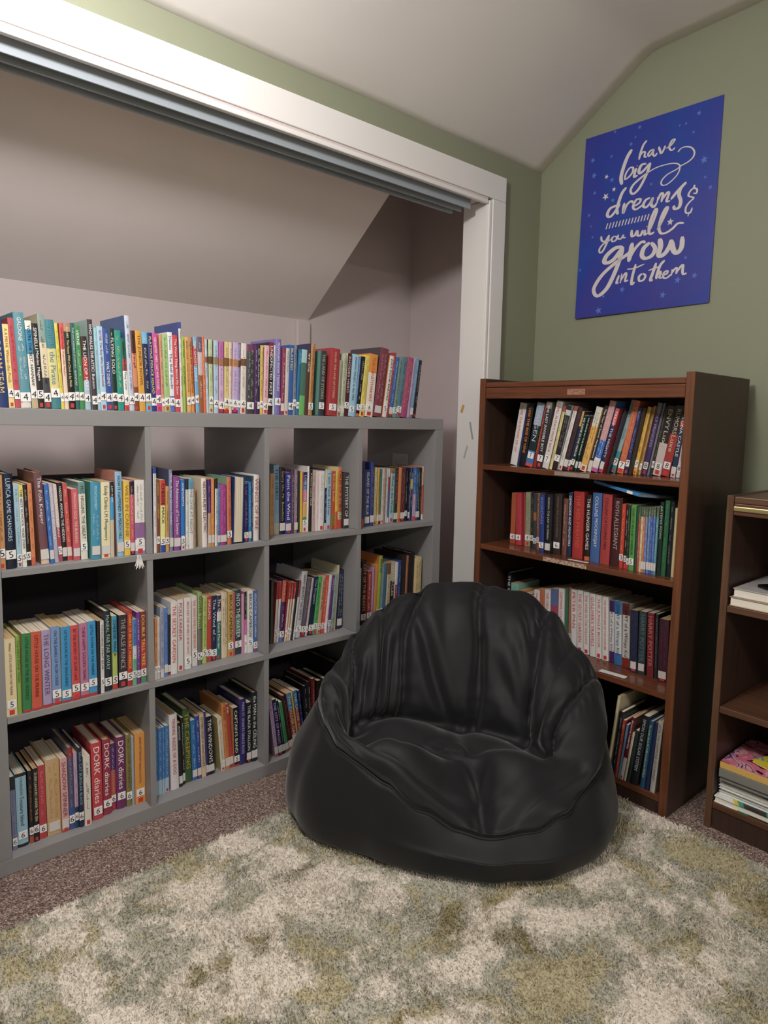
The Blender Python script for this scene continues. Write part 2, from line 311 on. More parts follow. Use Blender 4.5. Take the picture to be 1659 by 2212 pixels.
def build_book(x, dep, w, h, lean, ty, col, st, tc, txt, seed, yaw=0.0):
    root = bpy.data.objects.new('book', None); COL.objects.link(root); root.empty_display_size = 0.03
    r_ = random.Random(seed)
    side = None
    if ';' in col: col, side = col.split(';')
    bands = col.split('/'); cols = bands[0::2]; cuts = [0.0] + [float(c) for c in bands[1::2]] + [1.0]
    side = side or cols[-1] if len(cols) < 3 else (side or cols[len(cols)//2])
    hard = ty in 'hr'; T = 0.0026 if hard else 0.0007; T = min(T, w*0.22)
    D = min(0.3, max(0.11, h*(0.68 if not hard else 0.70)) * r_.uniform(0.95, 1.05)); D = min(D, 0.33-dep)
    bl = (0.0022 if hard else 0.0008); bl = min(bl, w*0.3)
    rev = ty == 'r'
    # profile outer and inner, from back-left round the spine to back-right
    ns = 7 if hard else 5
    outer = [(0, D)]; inner = [(T, D)]
    for i in range(ns):
        t_ = i/(ns-1); xx = w*t_; yy = bl*(1-math.sin(math.pi*t_)**0.7) if ns else 0
        outer.append((xx, yy)); inner.append((T+(w-2*T)*t_, T+yy))
    outer.append((w, D)); inner.append((w-T, D))
    mats = []; mb = MB(); n = len(outer)
    def mid(hx):
        if hx not in mats: mats.append(hx)
        return mats.index(hx)
    zs = [c*h for c in cuts]; k = 0
    vs = [(p[0], p[1], z) for z in zs for p in outer] + [(p[0], p[1], z) for z in (0, h) for p in inner]
    sid = mid(side)
    if rev:  # spine at the back: flip in y
        vs = [(vx, D-vy, vz) for vx, vy, vz in vs]
    kk = len(mb.v); mb.v += vs
    def F(f, mi):
        if rev: f = f[::-1]
        mb.f.append(tuple(i+kk for i in f)); mb.mi.append(mi)
    for b in range(len(cols)):
        for i in range(n-1):
            mi = mid(cols[b]) if 0 < i < n-2 else sid
            a_ = b*n+i; F((a_, a_+1, a_+1+n, a_+n), mi)
    ib = len(cols)*n + n; top = len(cols)*n
    for i in range(n-1):
        F((ib+n+i, ib+i, ib+i, ib+n+i)[:2] + (ib+i+1, ib+n+i+1), sid)
        F((top+i, top+i+1, ib+n+i+1, ib+n+i), mid(cols[-1]) if 0 < i < n-2 else sid)
        F((i+1, i, ib+i, ib+i+1), mid(cols[0]) if 0 < i < n-2 else sid)
    F((0, top, ib+n, ib), sid); F((n-1, ib+n-1, ib+n+n-1, top+n-1), sid)
    cov = mb.build('cover', [cmat(c) for c in mats], root)
    # page block
    ins = 0.0035 if hard else 0.0004; pb = MB(); y0 = T+bl*0.9+0.0005; y1 = D-(0.003 if hard else 0.0006)
    if rev: y0, y1 = D-y1, D-y0
    pb.box(T*1.02, w-T*1.02, y0, y1, ins, h-ins)
    pb.build('pages', M_PAGEOLD if (seed*7919) % 5 < 2 else M_PAGE, root)
    # sticker
    lo = 0.06; cx = w/2; yf = -0.0007
    if not rev:
        shh = min(0.021, 0.10*h); zst = h*0.055 if st == '_' else h*(0.06 + 0.07*r_.random())
        if st != '-':
            pw = w*(0.98 if w < 0.022 else 0.80); pw = min(pw, 0.026)
            sk = MB().box(cx-pw/2, cx+pw/2, yf-0.0001, bl*0.9, zst, zst+shh*(1.15 if st == '_' else 1)).build('sticker', M_CLOUD if st == '_' else M_STICK, root)
            lo = (zst+shh)/h + 0.03
            if st != '_':
                co, fs, mn, mx = text_mesh(st); sc = min(shh*0.72/(mx[1]-mn[1]), pw*0.75/(mx[0]-mn[0])); an = r_.uniform(-0.2, 0.2)
                pts = [((c_[0]-(mn[0]+mx[0])/2)*sc, (c_[1]-(mn[1]+mx[1])/2)*sc) for c_ in co]
                vs = [(cx+p[0]*math.cos(an)+p[1]*math.sin(an)*1, yf-0.0003, zst+shh/2 - p[0]*math.sin(an)+p[1]*math.cos(an)) for p in pts]
                me = bpy.data.meshes.new('digit'); me.from_pydata(vs, [], fs); me.update(); link('digit', me, M_INK, sk)
        if not hard and w > 0.010 and r_.random() < 0.55:
            MB().box(cx-w*0.24, cx+w*0.24, yf+0.0001, bl*0.9, h*0.018, h*0.018+min(0.012, w*0.7)).build('publisher_mark', mat('mark_red', hexc('c83c38'), 0.4), root)
        tm = mat('ink_'+TK.get(tc, tc), hexc(TK.get(tc, tc)), 0.45, 0.3)
        zt = h*0.95; L0 = h*max(lo, 0.14)
        segs = [s for s in txt.split('  ') if s.strip()]
        if segs and w > 0.005:
            tot = sum((len(s.strip()) if s.strip() != '~' else 12) for s in segs) + 2*(len(segs)-1)
            span = zt-L0
            for s in segs:
                s = s.strip(); ln = (len(s) if s != '~' else 12)/tot*span*0.97
                if s == '~': illegible(seed*13+1, w, zt-ln, zt, yf, tm, root, cx)
                else: spine_text(s, 'title', zt-ln, zt, w, yf, tm, root, cx, 0.56 if len(s) > 10 else 0.5)
                zt -= ln + span*0.03
    return root, D

NAMES = {'black': '201e22', 'charcoal': '44444a', 'grey': '8a8a8c', 'white': 'ececec', 'cream': 'efe2c4', 'tan': 'd0a878', 'brown': '7a4c34', 'dark brown': '40281f',
 'maroon': '6c2430', 'red': 'c8342f', 'pink': 'e080a8', 'pale pink': 'ecc8cc', 'salmon': 'dc7a68', 'orange': 'e88a3c', 'mustard': 'c89c3c', 'yellow': 'f0d848', 'lime': 'a8c848',
 'green': '3c8a50', 'dark green': '24443a', 'pale green': 'bcc8a4', 'teal': '2a8088', 'pale blue': 'b0d0e8', 'blue': '3c6cb8', 'sky blue': '5ca8d8', 'navy': '242c50', 'lavender': 'b4a4d0', 'purple': '5c2c78', 'mauve': '806070', 'magenta': 'b83c8c', 'silver': 'd0d0d8', 'slate': '4c5c68', 'olive': '7c7c40'}
NL = {k: [int(v[i:i+2], 16) for i in (0, 2, 4)] for k, v in NAMES.items()}
def cname(h):
    c = [int(h[i:i+2], 16) for i in (0, 2, 4)]
    return min(NL, key=lambda k: sum(((a-b)**2)*w for a, b, w in zip(NL[k], c, (1.0, 1.2, 1.0))))
def main_colors(col):
    b = col.split(';')[0].split('/'); cols = b[0::2]; cuts = [0.0]+[float(c) for c in b[1::2]]+[1.0]
    s = sorted(((cuts[i+1]-cuts[i], cname(c)) for i, c in enumerate(cols)), reverse=True)
    a_ = s[0][1]; o_ = [n for f, n in s[1:] if n != a_ and f > 0.12]
    return a_, (o_[0] if o_ else None)
ORD = lambda n: '%d%s' % (n, 'th' if 10 <= n % 100 <= 20 else {1: 'st', 2: 'nd', 3: 'rd'}.get(n % 10, 'th'))
BOOKS = '''
@T
0.0453 0.012 0.0248 0.2 -2.7 h 2c3f78 - g THE DREAM TEAM
0.0708 0.012 0.0114 0.187 -2.7 p f2dd8a 4 b86a30 A A MILNE  Winnie-the-Pooh
0.0832 0.012 0.0114 0.202 -2.9 p c94a55 4 a83a44 ~
0.0952 0.012 0.0213 0.216 -2.9 h e8ddd0/.1/5b9aa8 4 w GALDONE  ~
0.1177 0.012 0.0129 0.2 -3.0 p c9b48a/.12/f0e8dc/.62/2e8fb8/.9/f3ecde 4 k YOU'RE THE BEST, HANNAH!
0.1312 0.012 0.013 0.195 -3.0 p 2a2728 5 w SPINELLI  Maniac Magee
0.1449 0.012 0.0144 0.218 -3.0 p 4a4c50/.33/e3d3b0/.7/8fa39c 4 k ~
0.1605 0.012 0.0195 0.207 -3.2 h 3f8a94/.13/e8d88a/.68/3f8a94 4 5a8a98 You Be the Pirate
0.1806 0.012 0.007 0.201 -3.2 p e9d72e;2f7ab0 4 5a8a50 ~
0.1883 0.012 0.0091 0.202 -2.4 p f0d3b8/.7/e05a50 4 r SHILOH   Phyllis Reynolds Naylor
0.198 0.012 0.0145 0.204 -2.4 p 25211f/.9/b88a70 4 e8dca0 BELLAIRS  The House With a Clock in Its Walls
0.2135 0.012 0.0086 0.205 -2.5 p 2f6a68 4 c8dcc8 THE INCREDIBLE JOURNEY  BURNFORD
0.2232 0.012 0.011 0.2 -2.6 p 3c9250 4 w VERNE  ~
0.2349 0.012 0.0122 0.176 -2.0 p a8c8d8/.14/b3cbe0/.4/c0303a/.72/30302f 4 w THE LION OF MARS
0.2523 0.012 0.0118 0.218 -2.4 h 4a3c44;b5d9d6 4 w WHO WALKS THE ATTIC?  Bunson
0.2647 0.012 0.007 0.2 -2.1 p 9ccfd8 4 b04858 ~
0.2723 0.012 0.0131 0.204 -2.1 p a9d6ee 4 b03040 RITTER  The Boy Who Saved Baseball
0.286 0.012 0.0142 0.201 -1.9 p 3452a0 4 w ~  WALT DISNEY
0.3008 0.012 0.0117 0.202 -1.9 p 1f3a30;f0e0b0 4 w ~ FLYING SOLO
0.3131 0.012 0.0146 0.199 -1.9 p 139c8a 4 e8e070 ~
0.3296 0.012 0.0111 0.181 -2.4 p d34a50/.08/f4f2f0/.55/a8524a/.72/146a52 4 k Wallace  The Day They Came
0.3416 0.012 0.0127 0.238 -2.4 h c8d0e0;3f6aa8 4 4a5a90 ~
0.3551 0.012 0.0105 0.202 -2.5 p 8a4a30/.3/e08a60/.72/5a3028 4 k the house of the gull
0.3671 0.012 0.0152 0.203 -2.7 p e5a52c 4 7a4a18 THE JUNIOR NOVEL
0.3841 0.012 0.014 0.202 -3.0 p 6cc0e0/.1/c09a60/.2/2b2f52/.85/6cbce0 4 w ~
0.3989 0.012 0.0124 0.201 -3.1 p 2f3a8a 4 f0dc40 PLATYPUS POLICE SQUAD
0.4119 0.012 0.0131 0.201 -3.0 p d84a9a 4 w CERVANTES  GABY, LOST AND FOUND
0.4256 0.012 0.007 0.2 -1.7 p e09a7a 4 k ~
0.4332 0.012 0.0141 0.201 -1.7 p a8cc80 4 6a8a50 ~
0.4482 0.012 0.0122 0.208 -1.8 p 5a74b8/.2/f2f0ee 4 3a4a90 Davies  The Bell Bandit
0.4619 0.012 0.0139 0.202 -2.1 p d8404a 4 w The Worst Thing About My Sister
0.4765 0.012 0.0072 0.237 -1.0 h e8dcd0/.93/2f4fa0 - k ~
0.4842 0.012 0.007 0.2 -1.0 p a5c83c - 3a5a30 MARY CASEY  ELLIE'S MUSIC
0.4949 0.012 0.0106 0.2 -1.8 p e8b060 4 8a5a20 BEVERLY CLEARY  RAMONA AND HER MOTHER
0.5071 0.012 0.0089 0.2 -2.1 p e89038/.85/c88a60 4 4a3020 THE MOUSE AND THE MOTORCYCLE
0.519 0.012 0.0099 0.202 -2.2 p 6cb8e4/.62/c84050/.88/7cc0e0 4 w THE GHOST TWINS
0.5295 0.012 0.0126 0.204 -1.5 p a5603c/.5/d0c0c0/.8/6a6480 - w ~
0.5426 0.012 0.007 0.205 -1.4 p e86c2c - w ~
0.5502 0.012 0.007 0.2 -1.4 p b9d4e2/.68/9a6a50/.76/b9d4e2 - k ~
0.5578 0.012 0.0114 0.2 -0.5 p c6d8a4/.67/6a4a30/.77/c6d8a4 4 7a8a60 ~
0.5715 0.012 0.0133 0.199 -0.0 p b5d0ea/.67/a88a60/.77/b5d0ea 4 6a8aa8 ~
0.5865 0.012 0.0149 0.198 0.1 p 8a3060/.06/d8b0d4/.66/b07850/.76/c868b4 4 9a5a98 ~
0.6026 0.012 0.0144 0.198 0.4 p a83040/.05/e0cc84/.66/8a5a30/.78/e0cc84 4 9a7a40 ~
0.6176 0.012 0.0078 0.198 0.4 p ecd0c4/.67/c08a50/.77/ecd0c4 4 b07a70 ~
0.6262 0.012 0.0175 0.199 1.1 p 6a2a70/.05/c8b4dc/.66/c88a40/.76/c8b4dc 4 8a6aa8 ~
0.6443 0.012 0.007 0.195 1.1 p 9a86b8/.67/5a3a30/.77/9a86b8 4 k ~
0.6519 0.012 0.017 0.199 1.1 p ece2d8/.68/7a5030/.78/ece2d8 4 a88a80 ~
0.671 0.012 0.0265 0.198 0.7 h 484648/.9/7a4468 4 c8c8c8 ~
0.698 0.012 0.0083 0.199 0.7 p 5c2c6c - w ~
0.7071 0.012 0.0069 0.198 0.6 p 2a2440 4 w READ  The Ghost Next Door
0.7154 0.012 0.009 0.199 0.7 p f0c83c;3070b8 4 8a6a20 ~
0.7257 0.012 0.0149 0.2 1.8 p f0bcc4 4 b05a70 ~
0.7421 0.012 0.0142 0.21 1.5 p 4a2028/.1/2a1c1e/.8/8a2c38 4 w UNEXPECTED FIRST
0.7585 0.012 0.006 0.203 1.2 p c8dcea - k ~
0.7665 0.012 0.0174 0.222 0.8 h 8470c0 4 w McSWIGAN  SNOW TREASURE
0.7853 0.012 0.0114 0.199 2.1 p 9a3a60 _ w ~
0.7983 0.012 0.012 0.198 1.8 p d8cfc8 - 8a7a70 Hope in Paris
0.8119 0.012 0.0149 0.209 1.5 p 2c64b0 4 f0e060 BLASTED
0.8277 0.012 0.0097 0.21 1.5 p 8a8ca0 4 2a2a30 ~
0.8388 0.012 0.0092 0.198 3.2 p 1c78b0 4 c8e0f0 spy school
0.8492 0.012 0.0193 0.199 3.1 p 6cc068/.3/487a68/.8/a8d8d8 - k
0.8692 0.012 0.0137 0.199 3.0 p 5c3c34 - w spy camp
0.8836 0.012 0.0153 0.22 3.0 h c88a48;2c2c5c 5 7a4a20 ~
0.9208 0.012 0.0222 0.201 2.7 h 34444e;6aa090 5 c0b890 THE LAND OF STORIES
0.9566 0.012 0.0365 0.212 3.3 h b4343c 5 e8c8a0 COLFER  THE LAND OF STORIES
0.9948 0.012 0.0108 0.177 3.1 p a8a888 5 3a4a30 ~
1.0072 0.012 0.0125 0.2 3.1 p c4ccb0 _ 4a5a40 ~
1.0212 0.012 0.0157 0.202 4.0 p 5c2428;e8e0d4 5 e0d0c8 RHODES  HERO
1.0395 0.012 0.0229 0.201 5.1 p a8d4ec 5 28406a BARROWS  MAGIC in the MIX
1.0632 0.012 0.006 0.196 5.8 p 5c9cd0 - w ~
1.0698 0.012 0.0137 0.197 6.8 p d87840/.05/2a2428 5 w ~
1.0846 0.012 0.0186 0.201 6.6 p f0e05c 5 8a8040 ~
1.1066 0.012 0.0332 0.207 5.9 p f4ecdc/.7/f0982c 6 d04838 THE CANDYMAKERS
1.1434 0.012 0.0355 0.231 7.5 h 8c3c50;4c4048 _ c8a8a0 ~
1.1827 0.012 0.0172 0.21 8.6 p f0ece4;e08040 5 k JUST FOUR ERRORS
1.2008 0.012 0.008 0.222 8.5 p b03c40 - w ~
1.2106 0.012 0.0157 0.207 8.3 p 386848/.15/3c6cb8 _ w ~
1.2283 0.012 0.0159 0.207 8.4 p 7c9c98 5 k ~
1.2462 0.012 0.0179 0.21 8.0 p 5c8c9c 5 304858 ~
1.266 0.012 0.029 0.21 8.3 h b84c7c - e8c060 ~
1.2964 0.012 0.0099 0.21 8.2 p b8a4cc - k ~
1.3082 0.012 0.013 0.21 7.9 p 6ca4c8 _ w ~
1.3232 0.012 0.0131 0.205 7.5 p 282430 - c8b8c0 ~
@A1
0.0395 0.018 0.013 0.22 -0.13 p d99a58 5 6a4020 ~
0.0531 0.015 0.0209 0.223 -0.5 h 1c2438;2c4c88 5 b8d0e8 LUPICA  GAME CHANGERS
0.0767 0.018 0.0103 0.196 -1.01 p a8cfe0 5 60889a ~
0.0879 0.018 0.0087 0.195 -1.1 p f4f0e8/.85/f0dc60 5 2a3a5a THE BEST SCHOOL YEAR EVER
0.0993 0.026 0.0084 0.195 -1.1 p 2c2424 5 e8e0d8 ~
0.1087 0.026 0.0089 0.197 -1.2 p d86848/.1/e88a50 - 7a4030 ~
0.1291 0.023 0.0176 0.223 -2.9 h e8c8b0/.14/7a5058;b07a68 _ e8e0e0 The Folk Keeper
0.1489 0.023 0.0092 0.194 -2.9 p 2f74c8 _ w ~
0.1601 0.028 0.0086 0.195 -2.7 p c0b8c8 - f0f0f0 GUARDIANS OF GA'HOOLE
0.1718 0.035 0.0079 0.192 -2.9 p c04858/.45/e8d0cc 5 w ROBERTS  The One Left Behind
0.1817 0.039 0.01 0.195 -2.4 p 28242a _ w HADDIX  AMONG THE HIDDEN
0.1928 0.04 0.0101 0.193 -2.3 p d8544c _ w ~
0.2038 0.029 0.0148 0.178 -0.6 p dc5c68 _ f0d8c8 DRAGON'S GOLD  THE BURNING
0.2206 0.028 0.0156 0.195 -1.0 p ece6d4/.85/6c9c98 5 4a4a48 M.C. HIGGINS, THE GREAT
0.2398 0.014 0.0233 0.195 0.8 h 3c9cc0;4c9c88 _ c8e8f0 MONTGOMERY  ~
0.2651 0.013 0.0208 0.194 0.4 p f4e8b8 _ 5a5040 Emily Climbs   L.M. Montgomery
0.2867 0.012 0.0089 0.194 0.4 p d8c8a8/.5/3ca4d8/.8/2c2830 - w JUDY BLUME
0.3038 0.014 0.0166 0.219 -0.6 h 90c8e8;e0907c _ 1c2c48 HOW IT HAPPENED IN PEACH HILL
0.3217 0.014 0.0146 0.194 0.15 p f4cc38 5 a87820 WILD IN CARNIE
0.3371 0.013 0.0105 0.193 0.09 p 282428/.1/d85868/.82/2c2434 _ w ~
0.3484 0.01 0.0247 0.196 0.03 p a888b0/.05/f4f0f0/.2/9c68a4/.43/f0ece4 5 a09890 ~
@A2
0.3939 0.004 0.0082 0.228 0.3 p ece4dc/.93/2c50a0 - 6a6a70 ~
0.403 0.004 0.007 0.196 0.4 p 8a4a38 5 e8a850 KORMAN  ZOOBREAK
0.4125 0.004 0.013 0.194 0.5 p 2c50b0/.1/d83430/.14/f4ec90/.65/d83c34 5 k CHEESIE MACK
0.4268 0.004 0.0088 0.176 0.5 p d8a050 5 7a5020 ~
0.4376 0.004 0.0095 0.221 0.1 h 8a8cb0;5c5c78 _ e8e8f8 PECK  A Year Down Yonder
0.4503 0.006 0.018 0.201 0.1 h 98489c _ f0e8f0 The Adventures of Tom Sawyer
0.47 0.004 0.0102 0.193 0.2 p ece8ec/.2/1c7cd0 5 w ANIMORPHS
0.4827 0.006 0.0083 0.194 0.5 p ece8e0/.85/383438 _ 3a3a3a ~
0.4923 0.007 0.0136 0.194 0.4 p eceae4/.85/5ca8cc - 7a8a90 LEVINE  DIVE AT NIGHT
0.5081 0.011 0.0066 0.183 -0.1 p b89878 - 7a3a28 ~
0.5313 0.004 0.0149 0.194 -0.7 h f0e4dc;e8d8b8 - 6a3038 NELSON  RUBY ELECTRIC
0.5471 0.004 0.0092 0.19 0.2 p d0a878/.5/503078 _ e0c8e0 ~
0.5574 0.004 0.0088 0.192 0.3 p ec8c40 _ f4e0a0 ~
0.5676 0.004 0.0076 0.192 0.7 p ece8e4/.85/302c34 - 3a3a3a ~
0.576 0.004 0.0069 0.175 0.7 p 4880b8 _ w ~
0.5843 0.004 0.0191 0.173 0.5 h b03c94 _ e890d8 ~
0.6086 0.007 0.0133 0.194 -0.4 h e07850;8cb890 5 b03828 ~
0.6227 0.004 0.0335 0.194 1.5 r 243c78 - w
0.6652 0.014 0.0138 0.171 -0.3 p 2c2c64 5 d0a0c8 ~
0.6798 0.013 0.0079 0.176 0.1 p 1c84cc _ w ~
0.689 0.014 0.0058 0.193 0.4 p 34506c - w ~
0.6956 0.014 0.0179 0.196 0.4 h ece4e0 - b05048 WINGS OF FIRE
@A3
0.7826 0.066 0.0125 0.193 0.5 p d09858 - 6a4a28 ~
0.7987 0.068 0.0186 0.219 -0.3 h b8b4ac/.17/8ca8c4/.3/7ca4c4 - 283848 THE HERO
0.8181 0.066 0.0184 0.21 -0.1 h 242430 _ b8a878 Carry On, Mr. Bowditch
0.8373 0.062 0.0185 0.195 0.0 p 3c3c98 _ w Paint the Wind
0.8566 0.062 0.0105 0.204 0.3 h 5c3c4c - w ~
0.8679 0.061 0.0119 0.204 0.3 h 947c94 _ w ~
0.8847 0.064 0.0058 0.198 0.2 p 3c3c3c - w
0.8913 0.065 0.0086 0.196 0.2 p f4cc20 - k
0.9014 0.065 0.0144 0.193 0.9 p e8e8e0/.12/5c9c50/.25/e8b058/.5/d8708c/.7/4870c0/.85/2c3070 5 w LOIS LOWRY
0.9166 0.063 0.0068 0.212 0.9 h ece8e4 - k
0.9242 0.062 0.0097 0.201 0.9 p 2c2624 - e8e0c0 A Mouse Called Wolf
0.9347 0.062 0.0118 0.199 0.9 p c8b0a8 - 4a3028 ~
0.9473 0.058 0.0099 0.196 0.9 p f0dcdc - d05060 ~
0.958 0.055 0.0189 0.196 0.9 p f0eaea - a8a0a0 ~
0.9777 0.053 0.0074 0.201 0.9 p e0d0b8/.12/1c2c58/.7/e8e0a8 - w ~
0.9864 0.054 0.0172 0.197 0.7 p a8d0e8 - 385878 I am Not Esther
1.0071 0.055 0.0149 0.194 0.3 p 98782c/.25/cc5428 - f0c8a0 Bud, Not Buddy
1.0228 0.054 0.0099 0.194 0.3 p d85830/.3/f0cc38 - 8a6820 ~
1.0351 0.057 0.0169 0.206 -0.0 h d84830/.15/f0d8a0/.27/e88040 - 5a2818 TALES OF A CIRCUS
1.0526 0.048 0.0226 0.187 -0.0 h 3c383a _ e0e0e0 THE MYSTERY OF
@A4
1.1258 0.041 0.0079 0.224 0.7 p d8582c/.12/503c64 - w
1.1353 0.041 0.0232 0.195 1.0 h 2c4c88 _ e8d8c8 ISLAND OF THE BLUE
1.1614 0.04 0.014 0.22 0.5 h 34408c _ b8a860 ~
1.1846 0.05 0.0111 0.201 0.8 p d8cca0 - 6a5a40 ~
1.2003 0.054 0.0095 0.197 1.1 p e8b43c _ 8a6020 ~
1.2145 0.059 0.0091 0.194 1.7 p 8c2028/.1/4c8c80 _ k ~
1.2251 0.059 0.0109 0.195 1.5 p e0d0c4 - 5a3028 ~
1.2368 0.059 0.0068 0.195 1.5 p a8846c - w ~
1.2474 0.062 0.0085 0.195 1.4 p d8d8dc - 5a6a88 ~
1.2567 0.062 0.0068 0.194 1.4 p e0e0e0/.1/3870b4/.6/a83848/.85/e0e0e0 - w
1.2643 0.06 0.0189 0.194 1.8 p a8ccd4/.92/b07848 - 283c58 A Week in the Woods
1.284 0.058 0.0164 0.197 1.8 h 24403c _ c04848 THE REDFISH
1.3012 0.057 0.0126 0.197 1.78 p e09050 - w
1.3157 0.058 0.0192 0.194 1.4 p 6c3034 _ c89088 ~
1.3357 0.057 0.0101 0.194 1.35 p 2c2428 5 w ~
1.3466 0.052 0.0082 0.196 1.29 p 1c2048 _ w ~
1.3557 0.051 0.0113 0.196 1.2 p 243c70/.6/c8b860/.78/243c70 - w ~
1.3684 0.051 0.0158 0.195 0.97 p e04848/.08/c8a4c4/.5/3474c0 - w ~
1.3851 0.051 0.0084 0.192 0.88 p 1c5c9c _ w ~
1.3947 0.052 0.0087 0.191 0.7 p 2c4450 _ w ~
1.4042 0.051 0.0085 0.194 0.64 p 302420 - e0d040 ~
1.4148 0.052 0.0107 0.198 0.2 h e8e4e0/.1/d05850/.65/e0c0b8;e09070 - a82828 ~
@B1
0.0395 0.004 0.0224 0.188 0.1 p f0dca8 5 5a4a30 Wilder  LITTLE HOUSE ON THE PRAIRIE
0.0633 0.004 0.008 0.191 -0.0 p 8cb840 - 3a5a28 THE FIRST FOUR YEARS
0.0739 0.004 0.0176 0.194 1.1 p c83030/.03/2c8c50;e8d890 - 103a20 LITTLE HOUSE IN THE BIG WOODS
0.0935 0.004 0.0216 0.194 0.8 p c83030/.03/dc5838;e8c8a0 - 6a2018 LITTLE HOUSE ON THE PRAIRIE
0.118 0.004 0.019 0.194 0.2 p c83030/.04/b4a0cc;d8d0d8 - 5a4a70 THE LONG WINTER
0.1396 0.007 0.0199 0.198 -0.0 p c83030/.03/7ca0d4;d8d8c8 5 28406a ON THE BANKS OF PLUM CREEK
0.1614 0.007 0.021 0.193 0.3 p c83030/.03/2c9cd8;d8d090 5 104060 LITTLE HOUSE IN THE HIGHLANDS
0.1851 0.006 0.0172 0.193 -0.3 p c83030/.04/e04c50;f0d0c8 5 7a1820 BY THE SHORES OF SILVER LAKE
0.2055 0.008 0.0183 0.194 -0.1 p c83030/.04/c878a0;e8d0d8 5 602048 THESE HAPPY GOLDEN YEARS
0.2257 0.009 0.0195 0.195 -0.4 p c83030/.04/2ca0dc;c8e0f0 5 103858 LITTLE TOWN ON THE PRAIRIE
0.246 0.008 0.0068 0.192 0.5 p 28242c - w
0.2536 0.009 0.0088 0.191 0.5 p e4e0dc 5 3a3a3a TOUCHING SPIRIT BEAR
0.2661 0.015 0.0165 0.212 0.2 h 28303c;1c1c20 5 a8c8c0 McNEAL  FAR FAR AWAY
0.2861 0.016 0.0119 0.196 0.2 p d83430/.1/b8cc60/.5/3ca0c8 5 k CHEESIE MACK
0.3008 0.015 0.021 0.195 0.9 p 38343c 5 b8b0b0 THE FALSE PRINCE
0.323 0.013 0.012 0.203 0.9 h c82c2c 5 f0c840 DIARY OF AN 8-BIT WARRIOR
0.336 0.011 0.0095 0.179 0.8 p 6cc090/.4/d8e4e8/.6/3c88cc 5 k ~
0.3477 0.013 0.0087 0.196 0.4 p 7c3c98 5 w ~
0.359 0.015 0.0138 0.195 0.12 p 5c9868/.15/c83c30/.6/8c3430 5 f0d070 DOUBLE TALL TREE
@B2
0.3933 0.011 0.0073 0.171 0.9 p e8dcd0/.12/e08840 5 6a3818 ~
0.4019 0.012 0.0069 0.172 0.7 p d8d0cc 5 5a5a60 ~
0.4121 0.017 0.0102 0.197 0.5 p d8d8d8/.12/a0a8c4 - 2a3050 ~
0.4243 0.02 0.0097 0.193 0.5 p 5c88d0 _ 304888 ~
0.4355 0.022 0.0069 0.172 0.8 p c83030/.03/2c2438 _ w
0.4434 0.021 0.0176 0.205 0.7 p ece8e4 - d03830 THE SECRET GARDEN
0.4674 0.032 0.0169 0.206 0.4 p e4e0dc - d03830 POLLYANNA
0.4885 0.034 0.0199 0.207 0.3 p ece8e4 5 d03830 AROUND THE WORLD IN 80 DAYS
0.515 0.044 0.0163 0.205 0.1 p e8e4e0 5 d03830 THE SWISS FAMILY ROBINSON
0.5335 0.045 0.0127 0.213 0.5 h 7c786c/.5/a0b870 5 384030 OLIVER TWIST
0.5478 0.046 0.0126 0.196 1.1 p b4cc68 5 38582c ~
0.5631 0.05 0.0135 0.195 0.8 p d0402c 5 w INKLING
0.5773 0.05 0.0165 0.195 0.8 p 283450 5 c8d0e0 The Wind of ~
0.5946 0.05 0.0122 0.193 0.8 p 1c7878/.6/ece8e8/.75/403060 - w The Green Card Murder
0.6113 0.051 0.0187 0.198 -0.0 h e4d0ac - 5a4a38 ~
0.6308 0.049 0.0165 0.2 0.3 p d0a84c 5 3a2c18 BRUCE CAMERON
0.6484 0.05 0.0058 0.194 0.35 p c05878 - w
0.656 0.055 0.0214 0.198 0.0 h 34444c/.32/5a8a78/.62/34444c 5 d8e8e0 INTO THE WATER
0.678 0.051 0.0068 0.182 -0.0 p d89cb8 - w
0.6854 0.05 0.0075 0.191 -0.0 p f0e8e8/.3/d060b0/.55/202024 5 w ~
0.6935 0.045 0.0176 0.193 -0.0 p e8e6e0 5 3a3a38 BRUCE CAMERON
0.7117 0.042 0.0125 0.192 0.0 p 3c6cb4 5 w MOLLY'S STORY  BRUCE CAMERON
@B3
0.7905 0.075 0.0098 0.202 1.2 h 4a4c4c;28242a - w
0.8031 0.076 0.0083 0.196 3.7 p e8e0d8/.72/b83430 5 5a5450 MATILDA
0.8122 0.075 0.0078 0.196 3.7 p e8e0d8/.72/b83430 5 5a5450 MATILDA
0.8208 0.072 0.0145 0.2 4.0 h 4880c0/.1/4c2c6c/.65/d85c38 5 w ~
0.8361 0.067 0.0068 0.191 6.2 p e8e0d8/.72/b83430 5 w ~
0.8437 0.066 0.0068 0.191 6.5 p e8c890/.72/b83430 5 w ~
0.8514 0.066 0.0068 0.189 7.4 p e8e0d8/.72/b83430 5 w ~
0.859 0.064 0.0068 0.196 7.4 p 2c2830 - w
0.8667 0.066 0.0068 0.195 7.7 p e8e0d8/.72/b83430 5 5a5450 MATILDA
0.8775 0.072 0.0214 0.22 8.0 h d0d0d8 5 2a2a30 GRANT  BEASTLY ON EARTH
0.9015 0.072 0.016 0.195 8.11 p 7c2830/.1/6c6068 5 b8b0b0 ~
0.9186 0.071 0.007 0.193 8.04 p d0c0cc 5 6a5a70 ~
0.9299 0.071 0.0164 0.196 6.99 p 283048 5 b8c0e0 The Dragons
0.9472 0.07 0.0139 0.194 6.97 p 48b860 5 103018 ~
0.9632 0.067 0.0115 0.196 6.59 p d8b490 5 4a3828 CALENDAR GIRL
0.9776 0.065 0.0122 0.195 5.96 p dc5030 5 w ~
0.9907 0.06 0.0075 0.195 5.91 p ece4e4 - 5a5a60 ~
